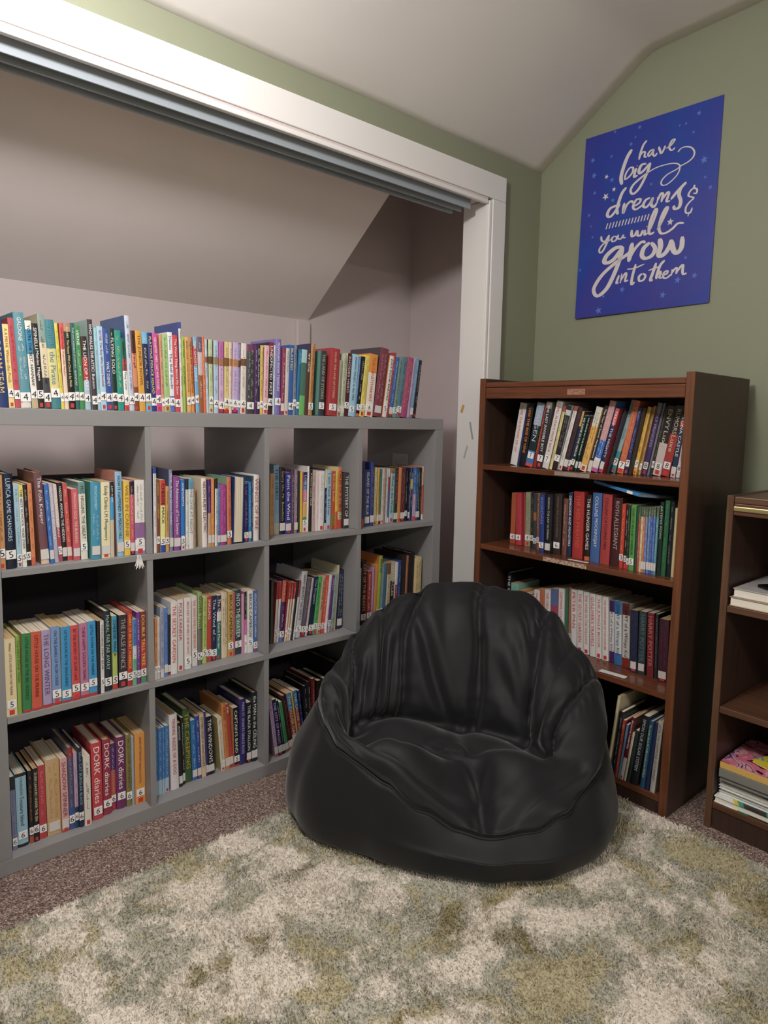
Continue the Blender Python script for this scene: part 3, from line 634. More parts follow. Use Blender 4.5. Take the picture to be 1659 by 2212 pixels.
0.9991 0.058 0.0094 0.194 5.85 p c0b0d0/.2/6c3490 5 w solving zoe
1.0127 0.059 0.0119 0.197 4.83 p 9cb4a4 - 3a4a40 ~
1.0273 0.063 0.0089 0.224 4.25 h c8c0a0 - 5a4a30
1.0439 0.069 0.023 0.205 2.29 h 2c3450 _ c0c8e0 ~
@B4
1.1309 0.057 0.006 0.202 1.0 p e0d8d8 - 3a3a3a ~
1.1377 0.052 0.0198 0.227 1.0 h 3c2428 5 e0b080 CITY OF THE BEASTS
1.1653 0.055 0.0176 0.188 0.7 p b83c30 5 w ~
1.1841 0.055 0.0075 0.197 2.0 p c094c8 - w ~
1.1934 0.055 0.014 0.205 3.0 p e09048 - w
1.2082 0.054 0.0152 0.236 3.0 h a0bc30;e08030 5 2a4010 SKATE
1.2243 0.052 0.0075 0.207 2.98 p 7c98a8 5 w ~
1.2327 0.052 0.0125 0.207 2.9 p 3c7890 - w
1.246 0.051 0.0156 0.206 2.9 p dcccac/.8/8a5840 - b04030 ~
1.2653 0.051 0.0192 0.206 2.1 p 28282c/.67/c0bc9c - e8e0a8 TENTACLES
1.2853 0.047 0.0103 0.205 2.1 p b03040/.6/e8e4e8 - w ~
1.2964 0.046 0.016 0.209 2.1 h 2c4c8c - b8c8e0 ~
1.3133 0.043 0.0186 0.228 2.1 h 2c2826 - 6a6258 ~
1.3335 0.043 0.011 0.224 1.9 h b87048 - 7a4028 ~
1.3457 0.043 0.028 0.233 1.8 h 28242a - 5a5458 ~
1.3779 0.041 0.0343 0.212 0.9 h e8cc8c - 8a6a40 ~
@C1
0.047 0.03 0.0101 0.189 -0.6 p 7c84a4/.82/2a2a30 6 4a5070 ~
0.0586 0.033 0.0233 0.189 -0.3 h 2c2834/.04/9cc8dc/.96/2c2c30 6 1c2830 STEVENSON  Treasure Island
0.0847 0.034 0.0092 0.189 0.1 p b05838/.1/28242a 6 d89840 ~
0.0947 0.034 0.0117 0.191 0.3 p 28242a 6 e8e0b0 20,000 LEAGUES UNDER THE SEA
0.1081 0.037 0.0162 0.193 0.0 p c83c48 6 e8a0a0 ~
0.1264 0.036 0.0315 0.2 -0.4 h d8b078 _ c09860 ~
0.1587 0.031 0.0163 0.197 -0.4 p c84848/.03/e8b0b0;e0a048 _ 8a3838 SHADOW SPINNER
0.1762 0.031 0.0123 0.22 -0.2 h 3c5ca4/.3/585c7c/.87/a83038 6 b0a8c0 ~
0.1893 0.029 0.0083 0.204 -0.2 p 1c4468/.28/c8a8c8 6 6a4878 ~
0.1983 0.025 0.0106 0.215 -0.2 h 28304c 6 90b8c8 SALA  CAT BURGLAR BLACK
0.2105 0.022 0.0162 0.189 -0.2 p ece4d8 - 4a4440 ~
0.2342 0.033 0.0255 0.211 -0.4 h d83c48 6 w DORK diaries
0.2632 0.04 0.0207 0.209 -0.0 h a8304c 6 w DORK diaries
0.2871 0.051 0.012 0.188 0.0 p a83c50/.2/c86048/.6/4c3c80 6 e0c0c0 ~
0.2997 0.045 0.0246 0.202 -0.0 h 7c2c68 6 w DORK diaries
0.3249 0.043 0.014 0.203 0.0 h 8c8440 6 3a3820 ~
0.3395 0.044 0.0067 0.193 0.0 p 9cb0c8 - k
0.3468 0.038 0.0264 0.201 0.0 p f0a030 6 28306a JAMES PATTERSON  MIDDLE SCHOOL
@C2
0.4042 0.043 0.0071 0.197 0.4 p b0cfe0/.22/3c80c4 - c8e0f0 ~
0.4124 0.044 0.0109 0.195 0.5 p b0cfe0/.22/3c80c4 - c8e0f0 ~
0.4241 0.044 0.0068 0.195 0.5 p b0cfe0/.22/3c80c4 - c8e0f0 ~
0.4322 0.045 0.0111 0.196 0.5 p b0cfe0/.22/3c80c4 - c8e0f0 ~
0.4495 0.043 0.0232 0.224 -1.1 h ece4e4 - b04040 TENDRIL  INSIDE OF A DOG
0.4749 0.046 0.0098 0.194 -1.5 p 28282a _ d8d8d8 AVIONG
0.4882 0.052 0.0069 0.204 -1.3 p 2c2a2a _ w ~
0.4978 0.056 0.0208 0.224 -1.8 h 3c6038 - b8a040 THE CREEPING
0.5193 0.055 0.0142 0.185 -1.8 p 2878bc _ c8e0f0 ~
0.5348 0.054 0.0115 0.194 -2.0 p 2c50a8 _ w ~
0.5476 0.054 0.0128 0.197 -2.1 p e8c898 - 2a3060 LETTERS FROM A GRAVE DIGGER
0.5612 0.054 0.0058 0.201 -2.1 p 3c4088 _ w
0.5678 0.055 0.0198 0.182 -2.1 p 242430 _ w TIME WINDOWS
0.6075 0.052 0.0144 0.171 -4.06 p e8dcc4;c0b068 _ 4a5a70 ~
0.6227 0.049 0.0143 0.21 -4.12 h d88840 _ 7a4820 HESSE  ~
0.639 0.053 0.0107 0.205 -4.5 p c83838 _ w INK
0.6503 0.049 0.017 0.188 -1.4 p c83848/.03/28262c;e8a850 5 w CAPTAIN'S BAND
0.6679 0.048 0.0213 0.209 -0.0 h 342c70 - c8c0e8 MAIN ST. SMARTS GRACE ROSS
0.6898 0.045 0.0152 0.194 0.0 p 28282c _ w THE BLACK STALLION
0.7056 0.041 0.0186 0.223 0.0 h 1c2830 _ e8ecd8 the MAN in the CEILING
@C3
0.7761 0.02 0.0123 0.194 -7.8 p b898b8;a080a0 _ 5a3a68 ~
0.7907 0.021 0.0144 0.192 -8.2 p 2c2448 _ c8b8e0 THE CITY OF MAGIC
0.8076 0.024 0.0086 0.184 -8.7 p 28242a _ w ~
0.8191 0.027 0.0122 0.175 -9.3 p 3ca468 _ 8a2028 ~
0.836 0.032 0.0159 0.19 -9.1 h e07030/.1/402428 _ a88058 ~
0.8531 0.032 0.0156 0.194 -9.1 p c84838/.12/d8d4d0/.25/c04030/.68/3c90c8 - w THE CALDER GAME
0.871 0.034 0.0058 0.193 -9.0 p e8c838 - k
0.8785 0.038 0.0138 0.193 -8.4 p c84838/.12/d8d4d0/.25/c04030/.68/3c90c8 - w THE CALDER GAME
0.8975 0.045 0.0081 0.186 -7.3 p 2c3c80 - w ~
0.9125 0.052 0.0131 0.19 -3.1 h 28262c - w ~
0.9266 0.051 0.0121 0.202 -3.2 h 302c30 - w ~
0.9399 0.051 0.0122 0.208 -2.1 p 8c2428 - w ~
0.953 0.05 0.0146 0.196 0.3 p 342820 - w
0.9685 0.049 0.0167 0.197 3.0 p 3c3430 - w
0.9867 0.048 0.0253 0.244 7.4 h 202024 - w
@D1
0.2626 0.066 0.029 0.214 9.2 h e8e4e0 - d0583c LORE  THE POWER OF SIX
0.2975 0.061 0.0086 0.191 8.8 h 2c3068 - w
0.312 0.056 0.0233 0.207 7.4 h 242228 - e89040 LORE  THE RISE OF NINE
0.3468 0.043 0.0297 0.214 11.0 p e85050/.05/3c80c8/.25/28343c/.65/a8b8d0 7 b8c8c8 MAIGEN
0.3778 0.044 0.0116 0.212 11.0 p a83430 - e8c050 ~
0.403 0.028 0.0215 0.217 8.6 p 34303a/.9/8c8480 7 e8e8e8 THE LAST INVISIBLE BOY
0.4324 0.022 0.0235 0.221 12.4 p e0dcd8/.9/a09890 7 c04848 I WILL ALWAYS WRITE BACK
0.4572 0.026 0.01 0.204 12.4 p e8d88c/.92/b05040 - 5a5030 ~
0.4707 0.024 0.0185 0.207 12.7 p 302c30/.85/d8d8d8/.93/302c30 7 b0b0b0 ~
0.4905 0.028 0.0134 0.206 14.1 p e4e0dc/.93/a05048 - 8a8078 ~
0.5051 0.03 0.0155 0.203 14.1 h 3c3034 _ 7a6a60 ~
0.5219 0.032 0.0071 0.192 14.1 p e04868/.08/28284c/.75/e8a030 7 a8a8d0 CRASH
0.53 0.032 0.012 0.178 14.1 p 1c3c34 7 e8e8e0 MY NAME IN THE MIRROR
0.5432 0.038 0.0082 0.178 14.1 p 1c3c34 _ e8e8e0 MY NAME IN THE MIRROR
0.5525 0.042 0.0078 0.177 14.1 p 28242c _ c03838 DUNE BOY
0.5617 0.042 0.0215 0.204 14.0 p e8e0c8/.1/ecb44c/.7/e0dccc - 5a4028 ~
0.5847 0.048 0.013 0.21 14.0 p e0d8d8/.12/2c282e _ e8e8e8 The Year of Secret Assignments
0.5988 0.049 0.0208 0.223 14.0 p d05c98/.1/ece8f0/.2/3070c0/.45/dc9c9c _ w ~
0.6211 0.054 0.013 0.201 14.0 p c84870/.1/382c5c/.75/e05c5c;a83038 _ w FREAK THE MIGHTY
0.6353 0.073 0.008 0.197 14.3 h 34323c - 6a88b0 ~
0.6443 0.089 0.0133 0.228 14.3 p 3ca0a8/.3/a8bcc4 7 2a8a98 SMITH  PEAK
0.6716 0.077 0.0202 0.223 11.2 p dc6c3c 7 e8d0a0 ~
0.6962 0.074 0.0114 0.201 10.3 p 34346c 7 b8c0e8 Replica  ~
0.7087 0.074 0.0104 0.202 10.3 h 3c3028 - 6a6050
0.7201 0.084 0.0106 0.205 10.3 p ecb840 7 6a4818 ~
0.7317 0.094 0.0068 0.208 10.3 p c89c60 7 3a2818 ~
0.7394 0.103 0.0133 0.217 10.3 p 4c3878/.85/8c8494 8 b8a8c8 WOLF PRINCESS
0.7538 0.106 0.0068 0.217 10.3 h 8c8494 - w
0.7615 0.109 0.0069 0.205 10.3 p 3c4038 8 c0c080 ~
0.7717 0.107 0.0247 0.207 9.6 p d8c8c4/.47/302830 8 d8cca8 ENVY  Luxe
0.7977 0.107 0.0251 0.208 9.6 p b83430/.6/302830 8 d8cca8 RUMORS  Luxe
0.8307 0.099 0.0145 0.182 7.5 p e0dce0/.1/24405c/.8/e05050/.9/24405c _ w LUNA CASTLE
0.8473 0.1 0.0107 0.183 7.1 p d8d4d8 8 5a5a60 ~
@D2
0.2486 0.1 0.0209 0.179 0.2 p c86034 4 w
0.2865 0.083 0.0247 0.184 -2.4 h c03440 4 d06068 ~
0.3121 0.094 0.0068 0.186 -2.3 h b02c38 - w
0.3209 0.094 0.02 0.188 -1.8 p a8ac88 4 5a6040 ~
0.3422 0.094 0.0123 0.188 -1.1 h 34302c 4 a8a090 ~
0.3587 0.09 0.0121 0.188 -2.1 p 3c4c58/.5/b07048/.65/3c4c58 5 w
0.3884 0.069 0.01 0.192 -1.4 p 8c5c44 5 w ~
0.4127 0.051 0.0181 0.191 -1.9 h 2c4494 5 8898c8 RIORDAN
0.4381 0.045 0.0243 0.195 -0.4 h 242428 _ d8d4c8 RIORDAN  THE LAST OLYMPIAN
0.4632 0.057 0.0284 0.199 -0.4 h 3c302e 6 887868 RIORDAN  THE LAST OLYMPIAN
0.4977 0.057 0.0178 0.186 -0.4 h 7c4c40 - e0c8b0 ~
0.5183 0.059 0.0142 0.207 -1.0 p 24385c - w DEMIGODS AND MONSTERS
0.541 0.052 0.0374 0.214 -0.8 h b8302c - d06050 THE RED PYRAMID
0.5856 0.053 0.0189 0.207 -0.3 h e07040/.06/2c2424 - e8e4e0 THE HUNGER GAMES
0.6118 0.045 0.0319 0.217 -0.1 h 4068a8 - d8e0e8 COLLINS  MOCKINGJAY
0.6463 0.046 0.0318 0.216 -0.0 h b83c3c - 2c1c20 COLLINS  CATCHING FIRE
0.682 0.047 0.0294 0.209 0.3 h 4c2428 - b8a8a8 ROTH  ALLEGIANT
0.7155 0.042 0.0114 0.193 0.2 p d83c28 3 f0c040 ~
0.7287 0.045 0.0085 0.192 -0.1 p d83c48/.08/302c30 3 w ~
0.7397 0.042 0.0059 0.193 -0.6 p d83c48/.08/2c4c38 4 e0e060 ~
0.7514 0.034 0.0158 0.194 -0.3 p 5ca450 5 1c2c1c DIARY OF AN 8-BIT WARRIOR
0.768 0.036 0.0068 0.192 -0.3 h 305838 - w
0.7763 0.036 0.0059 0.193 -0.5 p d05050/.8/507050 - w ~
0.7831 0.036 0.0068 0.192 -0.5 p e8d8a0/.85/607058 - k ~
0.7907 0.035 0.0068 0.193 -0.5 p d87c50/.85/607058 _ w ~
0.7983 0.035 0.0068 0.192 -0.5 p 7888c8/.85/607058 _ w ~
0.8059 0.037 0.0068 0.194 -0.5 p 6890cc/.85/607058 _ w ~
0.8135 0.037 0.0068 0.195 -0.5 p 3864c0/.85/607058 _ w ~
0.8211 0.037 0.0068 0.196 -0.5 p 4878c8/.85/607058 _ w ~
0.8287 0.036 0.0068 0.196 0.2 p 58a0b8/.85/607058 _ w ~
0.8376 0.038 0.0113 0.212 -0.1 h 1c3830 - b8c8b8 ARTEMIS FOWL
0.8497 0.039 0.0138 0.218 0.5 h 2c7048 - 70b088 ~
0.8643 0.043 0.0108 0.216 0.5 h 202c34 - c8a8a8 ~
0.8759 0.049 0.0068 0.198 0.5 p dcd0a0 - 6a6040
0.8835 0.046 0.0068 0.218 0.5 p dca458 - w
@D3
0.2302 0.121 0.0174 0.21 -0.9 p 242026 - w THE CODE OF
0.2519 0.118 0.033 0.176 -1.5 p 8cccb4 - 508878 ~
0.2869 0.118 0.0233 0.157 -0.5 p e88030 - 8a3818 ~
0.312 0.117 0.016 0.152 -0.8 p e8b840 - 8a5820 ~
0.331 0.114 0.0146 0.153 -1.7 p e88030 - 8a3818 ~
0.3472 0.113 0.0132 0.15 -1.7 p e88030 - 8a3818 ~
0.3634 0.111 0.0227 0.174 -2.4 p ece8e4 - d03830 THE CALL OF THE WILD
0.3869 0.111 0.02 0.179 -2.4 p d87850 - 7a3020 ~
0.4078 0.112 0.0235 0.183 -2.4 p ece8e4 - d03830 THE CALL OF THE WILD
0.4333 0.111 0.0272 0.192 -2.1 p 886858/.45/b84860/.7/6478a8 - w
0.4613 0.114 0.0224 0.197 -1.8 p ece8e4 - d03830 CAPTAINS COURAGEOUS
0.4845 0.118 0.0122 0.201 -1.8 p 447858 - w
0.4975 0.119 0.0107 0.208 -1.8 h c8bca8/.25/b07860 - w
0.5129 0.117 0.022 0.204 -2.9 p ece8e4 - d03830 PETER PAN
0.5394 0.113 0.0221 0.207 -3.0 p ece8e4 - d03830 THE SECRET GARDEN
0.564 0.112 0.0221 0.206 -3.0 p ece8e4 - d03830 THE WIND IN THE WILLOWS
0.5913 0.109 0.0202 0.206 -3.4 p ece8e4 - d03830 GULLIVER'S TRAVELS
0.6131 0.109 0.021 0.206 -3.3 p ece8e4 - d03830 THE JUNGLE BOOK
0.6371 0.108 0.0217 0.206 -3.3 p ece8e4 - d03830 THE ADVENTURES OF TOM SAWYER
0.6608 0.11 0.0167 0.198 -3.0 h 4c2468/.18/e0dce0/.82/4c2468 - 3a3040 DIARY of a Wimpy Kid
0.6826 0.105 0.024 0.201 -3.4 h 2c74b8/.18/d8dce0/.8/2c74b8 - 30404a DIARY of a Wimpy Kid
0.71 0.103 0.0246 0.201 -2.7 h 982c1c/.15/dcd4d0/.82/6c2820 - 2a2428 DIARY of a Wimpy Kid
0.7472 0.086 0.0229 0.192 -2.2 p 2c3050 _ 5a5878 ~
0.7716 0.088 0.0235 0.194 -1.4 p 38484c _ 6c8088 HARRY POTTER
0.8028 0.087 0.0202 0.195 -2.6 p 8c2430 - c88880 HARRY POTTER
0.8238 0.092 0.0084 0.195 -2.0 p 2c343c - 90989c ~
0.8409 0.079 0.0295 0.188 -1.4 p 4c2434 _ 7a4a5a ~
@D4
0.7312 0.004 0.0089 0.251 6.1 h d8c8a0 - k
0.7518 0.004 0.0097 0.208 5.4 p 2c2a2e - d8d8d8 ~
0.7626 0.004 0.0082 0.184 5.5 p b83c28 - w ~
0.7718 0.004 0.0069 0.175 6.7 p 5c88b0 - w
0.7797 0.004 0.0112 0.203 7.8 p d0ccc8/.35/6c1c24 - e8e0d8 Bootstrap Leadership
0.7926 0.004 0.0071 0.157 7.48 p d8c8b0 - a04838 ~
0.8018 0.004 0.0102 0.168 6.97 p 2c3c34 - w
0.813 0.004 0.0229 0.22 6.87 h 22242a - b8b8b8 SIMON  OUR SOLAR SYSTEM
0.8449 0.004 0.0132 0.21 4.66 h 1c5070 - c8d8a0 The Golden Book PICTURE ATLAS of the WORLD
0.8593 0.004 0.0123 0.211 4.52 h 1c2c54 - w
0.8753 0.005 0.0146 0.22 3.7 h b8b0a8 - 5a5450 HOW THE CHIPMUNK GOT MONEY
'''
PSTROKES = '''0.00324 0.5256 2.0611 0.5139 2.0505 0.5051 2.0287 0.4999 2.0051
0.00288 0.5012 2.0159 0.5142 2.0271 0.5211 2.0226 0.5195 2.0113 0.5283 2.007
0.00288 0.5517 2.0264 0.5396 2.0233 0.5325 2.0142 0.5376 2.0078 0.5459 2.0149 0.5518 2.0243 0.5504 2.0104 0.5582 2.003 0.5656 2.0113
0.00306 0.5697 2.0292 0.5742 2.0179 0.5806 2.0055 0.5892 2.0174 0.593 2.0272
0.0027 0.5966 2.0172 0.6111 2.0218 0.6221 2.0322 0.6246 2.0382 0.6155 2.0372 0.6073 2.0227 0.6104 2.0103 0.6194 2.0063 0.6271 2.0123
0.00216 0.6384 1.9948 0.6486 2.0038 0.6664 2.0044 0.6845 1.9961 0.6943 1.9806 0.6902 1.9654 0.6733 1.9548 0.6523 1.949 0.6383 1.9417 0.606 1.9319 0.5876 1.9165 0.5901 1.9024 0.608 1.9011 0.6328 1.9157 0.6462 1.9326 0.6467 1.9524 0.626 1.963 0.5926 1.9654 0.5627 1.9631 0.5401 1.9565
0.0054 0.4715 2.0459 0.4566 2.027 0.4432 1.9951 0.4354 1.9616 0.441 1.9372
0.00306 0.4492 1.9513 0.454 1.9714 0.4673 1.9859 0.4795 1.9836 0.4784 1.9692 0.4651 1.9565 0.4492 1.9506
0.00396 0.4924 1.9799 0.4877 1.967 0.4862 1.9527 0.4988 1.9547
0.00252 0.4935 1.9879 0.4953 1.9854
0.00432 0.5286 1.985 0.5118 1.9856 0.5029 1.9704 0.5068 1.9591 0.522 1.9666 0.5422 1.9844
0.00396 0.5432 1.9855 0.5366 1.9624 0.5229 1.9339 0.505 1.9073 0.4858 1.8964 0.4754 1.9085 0.4839 1.9259 0.5068 1.941 0.5401 1.9565
0.00468 0.4295 1.8709 0.4005 1.8651 0.3898 1.8455 0.4022 1.8366 0.423 1.8535 0.4375 1.875
0.00468 0.459 1.9237 0.4444 1.9099 0.4336 1.8836 0.427 1.8563 0.4323 1.8391
0.00396 0.4549 1.8728 0.4519 1.8549 0.4529 1.8398 0.4637 1.8632 0.4792 1.8735 0.4877 1.8668
0.0036 0.4917 1.8541 0.5111 1.8614 0.5151 1.8731 0.4992 1.8736 0.4884 1.8547 0.4972 1.8424 0.5129 1.8463 0.5281 1.8544
0.00396 0.5504 1.8699 0.5351 1.8662 0.5264 1.8506 0.5367 1.8416 0.5515 1.8524 0.5598 1.8673 0.5556 1.8481 0.5655 1.8375 0.5748 1.8477
0.00396 0.5785 1.8668 0.5764 1.8467
0.0036 0.5774 1.854 0.5881 1.8757 0.5959 1.8706 0.5914 1.8477
0.0036 0.5961 1.857 0.6106 1.8742 0.6164 1.8696 0.6101 1.8473 0.6228 1.846
0.00468 0.6244 1.8494 0.6467 1.8715 0.6672 1.888 0.6747 1.8919
0.00468 0.6699 1.8897 0.6564 1.8777 0.6519 1.8587 0.6591 1.8372 0.6546 1.8187 0.6402 1.8165 0.6358 1.8278
0.00252 0.7028 1.8787 0.7016 1.8698 0.7112 1.8625 0.7099 1.8513 0.6996 1.8535
0.00252 0.7016 1.8698 0.6901 1.8631 0.6841 1.8486 0.7017 1.8383 0.6884 1.8272 0.6783 1.8133 0.6794 1.7971 0.6935 1.7937 0.6995 1.8091
0.00252 0.6897 1.7978 0.6871 1.7837
0.00324 0.3704 1.7758 0.3735 1.7606 0.3859 1.7549 0.3979 1.7675 0.4027 1.774
0.00324 0.4026 1.7747 0.3956 1.7496 0.3801 1.7227 0.369 1.7189 0.3665 1.7322 0.382 1.7474 0.4113 1.7579
0.00288 0.4242 1.7674 0.414 1.7611 0.4168 1.7497 0.4293 1.7513 0.4329 1.7615 0.4251 1.7665
0.00288 0.4386 1.7696 0.4373 1.7572 0.4492 1.7534 0.4576 1.7645 0.4581 1.7565 0.468 1.7541
0.00396 0.4893 1.7768 0.4907 1.756 0.5019 1.7569 0.5098 1.7696 0.5127 1.755 0.524 1.7531 0.5316 1.7693
0.0036 0.5395 1.7679 0.5386 1.7523 0.55 1.7556
0.00216 0.5447 1.7781 0.546 1.7762
0.00396 0.553 1.7586 0.5671 1.7907 0.5779 1.823 0.5716 1.827 0.5588 1.7991 0.5531 1.769 0.5581 1.7507 0.5732 1.755
0.00396 0.5836 1.7601 0.6012 1.7912 0.6159 1.8224 0.6094 1.825 0.5967 1.8023 0.5894 1.7694 0.5965 1.7475 0.6147 1.745 0.6363 1.7541 0.6544 1.7677 0.6755 1.7652
0.0072 0.4592 1.7247 0.4301 1.7251 0.3983 1.7052 0.3892 1.6852 0.4042 1.6786 0.429 1.6896 0.4593 1.724
0.00648 0.46 1.7253 0.45 1.6865 0.4321 1.6381 0.4053 1.59 0.372 1.5678 0.3545 1.581 0.3558 1.6034 0.385 1.6407 0.4341 1.6743 0.4774 1.696 0.4899 1.7038
0.00684 0.4946 1.7326 0.49 1.702 0.4847 1.6706
0.00504 0.4865 1.6811 0.5056 1.7102 0.5283 1.7292 0.5442 1.7258
0.00648 0.5599 1.7225 0.5394 1.7084 0.5335 1.6847 0.5476 1.6727 0.5705 1.6791 0.5798 1.7013 0.5638 1.7219
0.0072 0.5939 1.7301 0.5993 1.7057 0.5941 1.6803 0.6026 1.6721 0.6196 1.6819 0.6331 1.7037 0.6368 1.7201
0.0072 0.6358 1.7186 0.6454 1.6847 0.6593 1.6741 0.6727 1.6905 0.6726 1.7235
0.0036 0.4515 1.6301 0.4426 1.6046 0.4509 1.605
0.0036 0.4616 1.6342 0.4574 1.602
0.00324 0.4582 1.6092 0.474 1.6325 0.4792 1.6282 0.4757 1.6063 0.4878 1.6091
0.00396 0.5129 1.6594 0.5032 1.6215 0.501 1.5931 0.5127 1.5988
0.00288 0.4806 1.646 0.5089 1.6457 0.5448 1.6548
0.0036 0.539 1.6238 0.5277 1.6147 0.5306 1.6001 0.5443 1.6019 0.5513 1.6151 0.541 1.6236
0.00432 0.5876 1.6522 0.5781 1.6221 0.5703 1.5986 0.5796 1.5981
0.00288 0.5612 1.6307 0.5841 1.6353 0.6037 1.6388
0.00396 0.6176 1.6564 0.6034 1.643 0.5938 1.6165 0.5911 1.5988
0.00324 0.5917 1.6063 0.6029 1.6216 0.606 1.6149 0.6023 1.6025 0.6119 1.6003
0.00324 0.6126 1.6071 0.628 1.612 0.6293 1.6204 0.6183 1.6167 0.6156 1.6015 0.6289 1.5981 0.6431 1.6082
0.0036 0.6458 1.6233 0.6435 1.603
0.00324 0.6441 1.6098 0.6567 1.6252 0.6625 1.621 0.6598 1.606
0.0036 0.6606 1.611 0.6747 1.6288 0.6817 1.6312 0.6813 1.6116 0.6855 1.6026 0.6961 1.6046
0.00162 0.3942 1.8155 0.3881 1.7962
0.00162 0.4067 1.8157 0.4007 1.7964
0.00162 0.4192 1.8158 0.4132 1.7967
0.00162 0.4315 1.816 0.4256 1.7969
0.00162 0.4438 1.8161 0.438 1.7971
0.00162 0.456 1.8163 0.4502 1.7973
0.00162 0.4681 1.8164 0.4623 1.7975
0.00162 0.4801 1.8166 0.4744 1.7977
0.00162 0.492 1.8167 0.4864 1.7979
0.00162 0.5038 1.8168 0.4982 1.7982
0.00162 0.5156 1.817 0.51 1.7984
0.00162 0.5272 1.8171 0.5217 1.7986
0.00162 0.5388 1.8173 0.5334 1.7988
0.00162 0.5503 1.8174 0.5449 1.799'''
PSTARS = '''0.3775 1.9777 0.0072 1
0.4101 1.928 0.0072 1
0.3786 1.9095 0.0108 1
0.6274 1.7778 0.0101 1
0.317 2.0484 0.0086 0
0.326 1.9932 0.0094 0
0.3996 1.9619 0.0079 0
0.3327 1.932 0.0065 0
0.4081 1.8917 0.0065 0
0.3141 1.8582 0.0065 0
0.4951 2.1122 0.0065 0
0.4015 2.1224 0.0054 0
0.4663 2.0647 0.0065 0
0.3925 2.043 0.0058 0
0.7008 2.0977 0.0072 0
0.6596 2.0779 0.005 0
0.6865 2.0437 0.005 0
0.7276 1.949 0.0108 0
0.7348 1.8946 0.005 0
0.7542 1.8596 0.0065 0
0.5505 1.9146 0.005 0
0.5689 1.8386 0.0058 0
0.3764 1.5159 0.0115 0
0.4662 1.5792 0.0094 0
0.6175 1.5441 0.0101 0
0.6659 1.5865 0.0101 0
0.7217 1.5938 0.0086 0
0.6884 1.6544 0.0058 0
0.3932 1.5636 0.0058 0
0.3344 1.7783 0.005 0
0.3254 1.817 0.0043 0
0.6382 2.0773 0.0043 0
0.4811 2.0833 0.0043 0
0.2891 1.6686 0.0058 0'''
PCOR = [[0.2834, 2.1298], [0.7773, 2.13], [0.7748, 1.5033], [0.2784, 1.4952]]
ROWS = {'T': ('top of the grey bookcase', 1.1151), 'A': ('upper', 0.7411), 'B': ('middle', 0.3901), 'C': ('bottom', 0.0391)}
CB = {'1': 'leftmost', '2': 'second', '3': 'third', '4': 'rightmost'}
DP = {'D1': ('top shelf of the brown bookcase', 0.962), 'D2': ('second shelf of the brown bookcase', 0.683), 'D3': ('third shelf of the brown bookcase', 0.359), 'D4': ('bottom shelf of the brown bookcase', 0.055)}
data = {}; cur = None
for L in BOOKS.strip().split('\n'):
    if L[0] == '@': cur = L[1:]; data[cur] = []; continue
    f = L.split(' ', 9); f += ['']*(10-len(f)); last = f[9].split(' ', 0)
    nums = [float(v) for v in f[:5]]; data[cur].append((nums, f[5], f[6], f[7], f[8], f[9]))
seed = 0
SCORE = []
for key, rows in data.items():
    for i, r in enumerate(rows):
        x, dep, w, h, lean = r[0]; zz = ROWS[key[0]][1] if key[0] in 'TABC' else DP[key][1]
        p = Vector((A0+dep, -x, zz+h/2)) if key[0] == 'D' else Vector((x, dep, zz+h/2)); dv = p-CAM
        cosv = abs((dv.x if key[0] == 'D' else dv.y))/dv.length; f = 1.0
        if key == 'C3' and i > 5: f = 0.3
        if key == 'D4' and i < 5: f = 0.35
        if key == 'D3' and i < 9: f = 0.4
        SCORE.append((w*h*cosv*f/dv.length_squared, key, i))
SCORE.sort(reverse=True); KEEP = set((k, i) for _, k, i in SCORE[:292])
REST = []
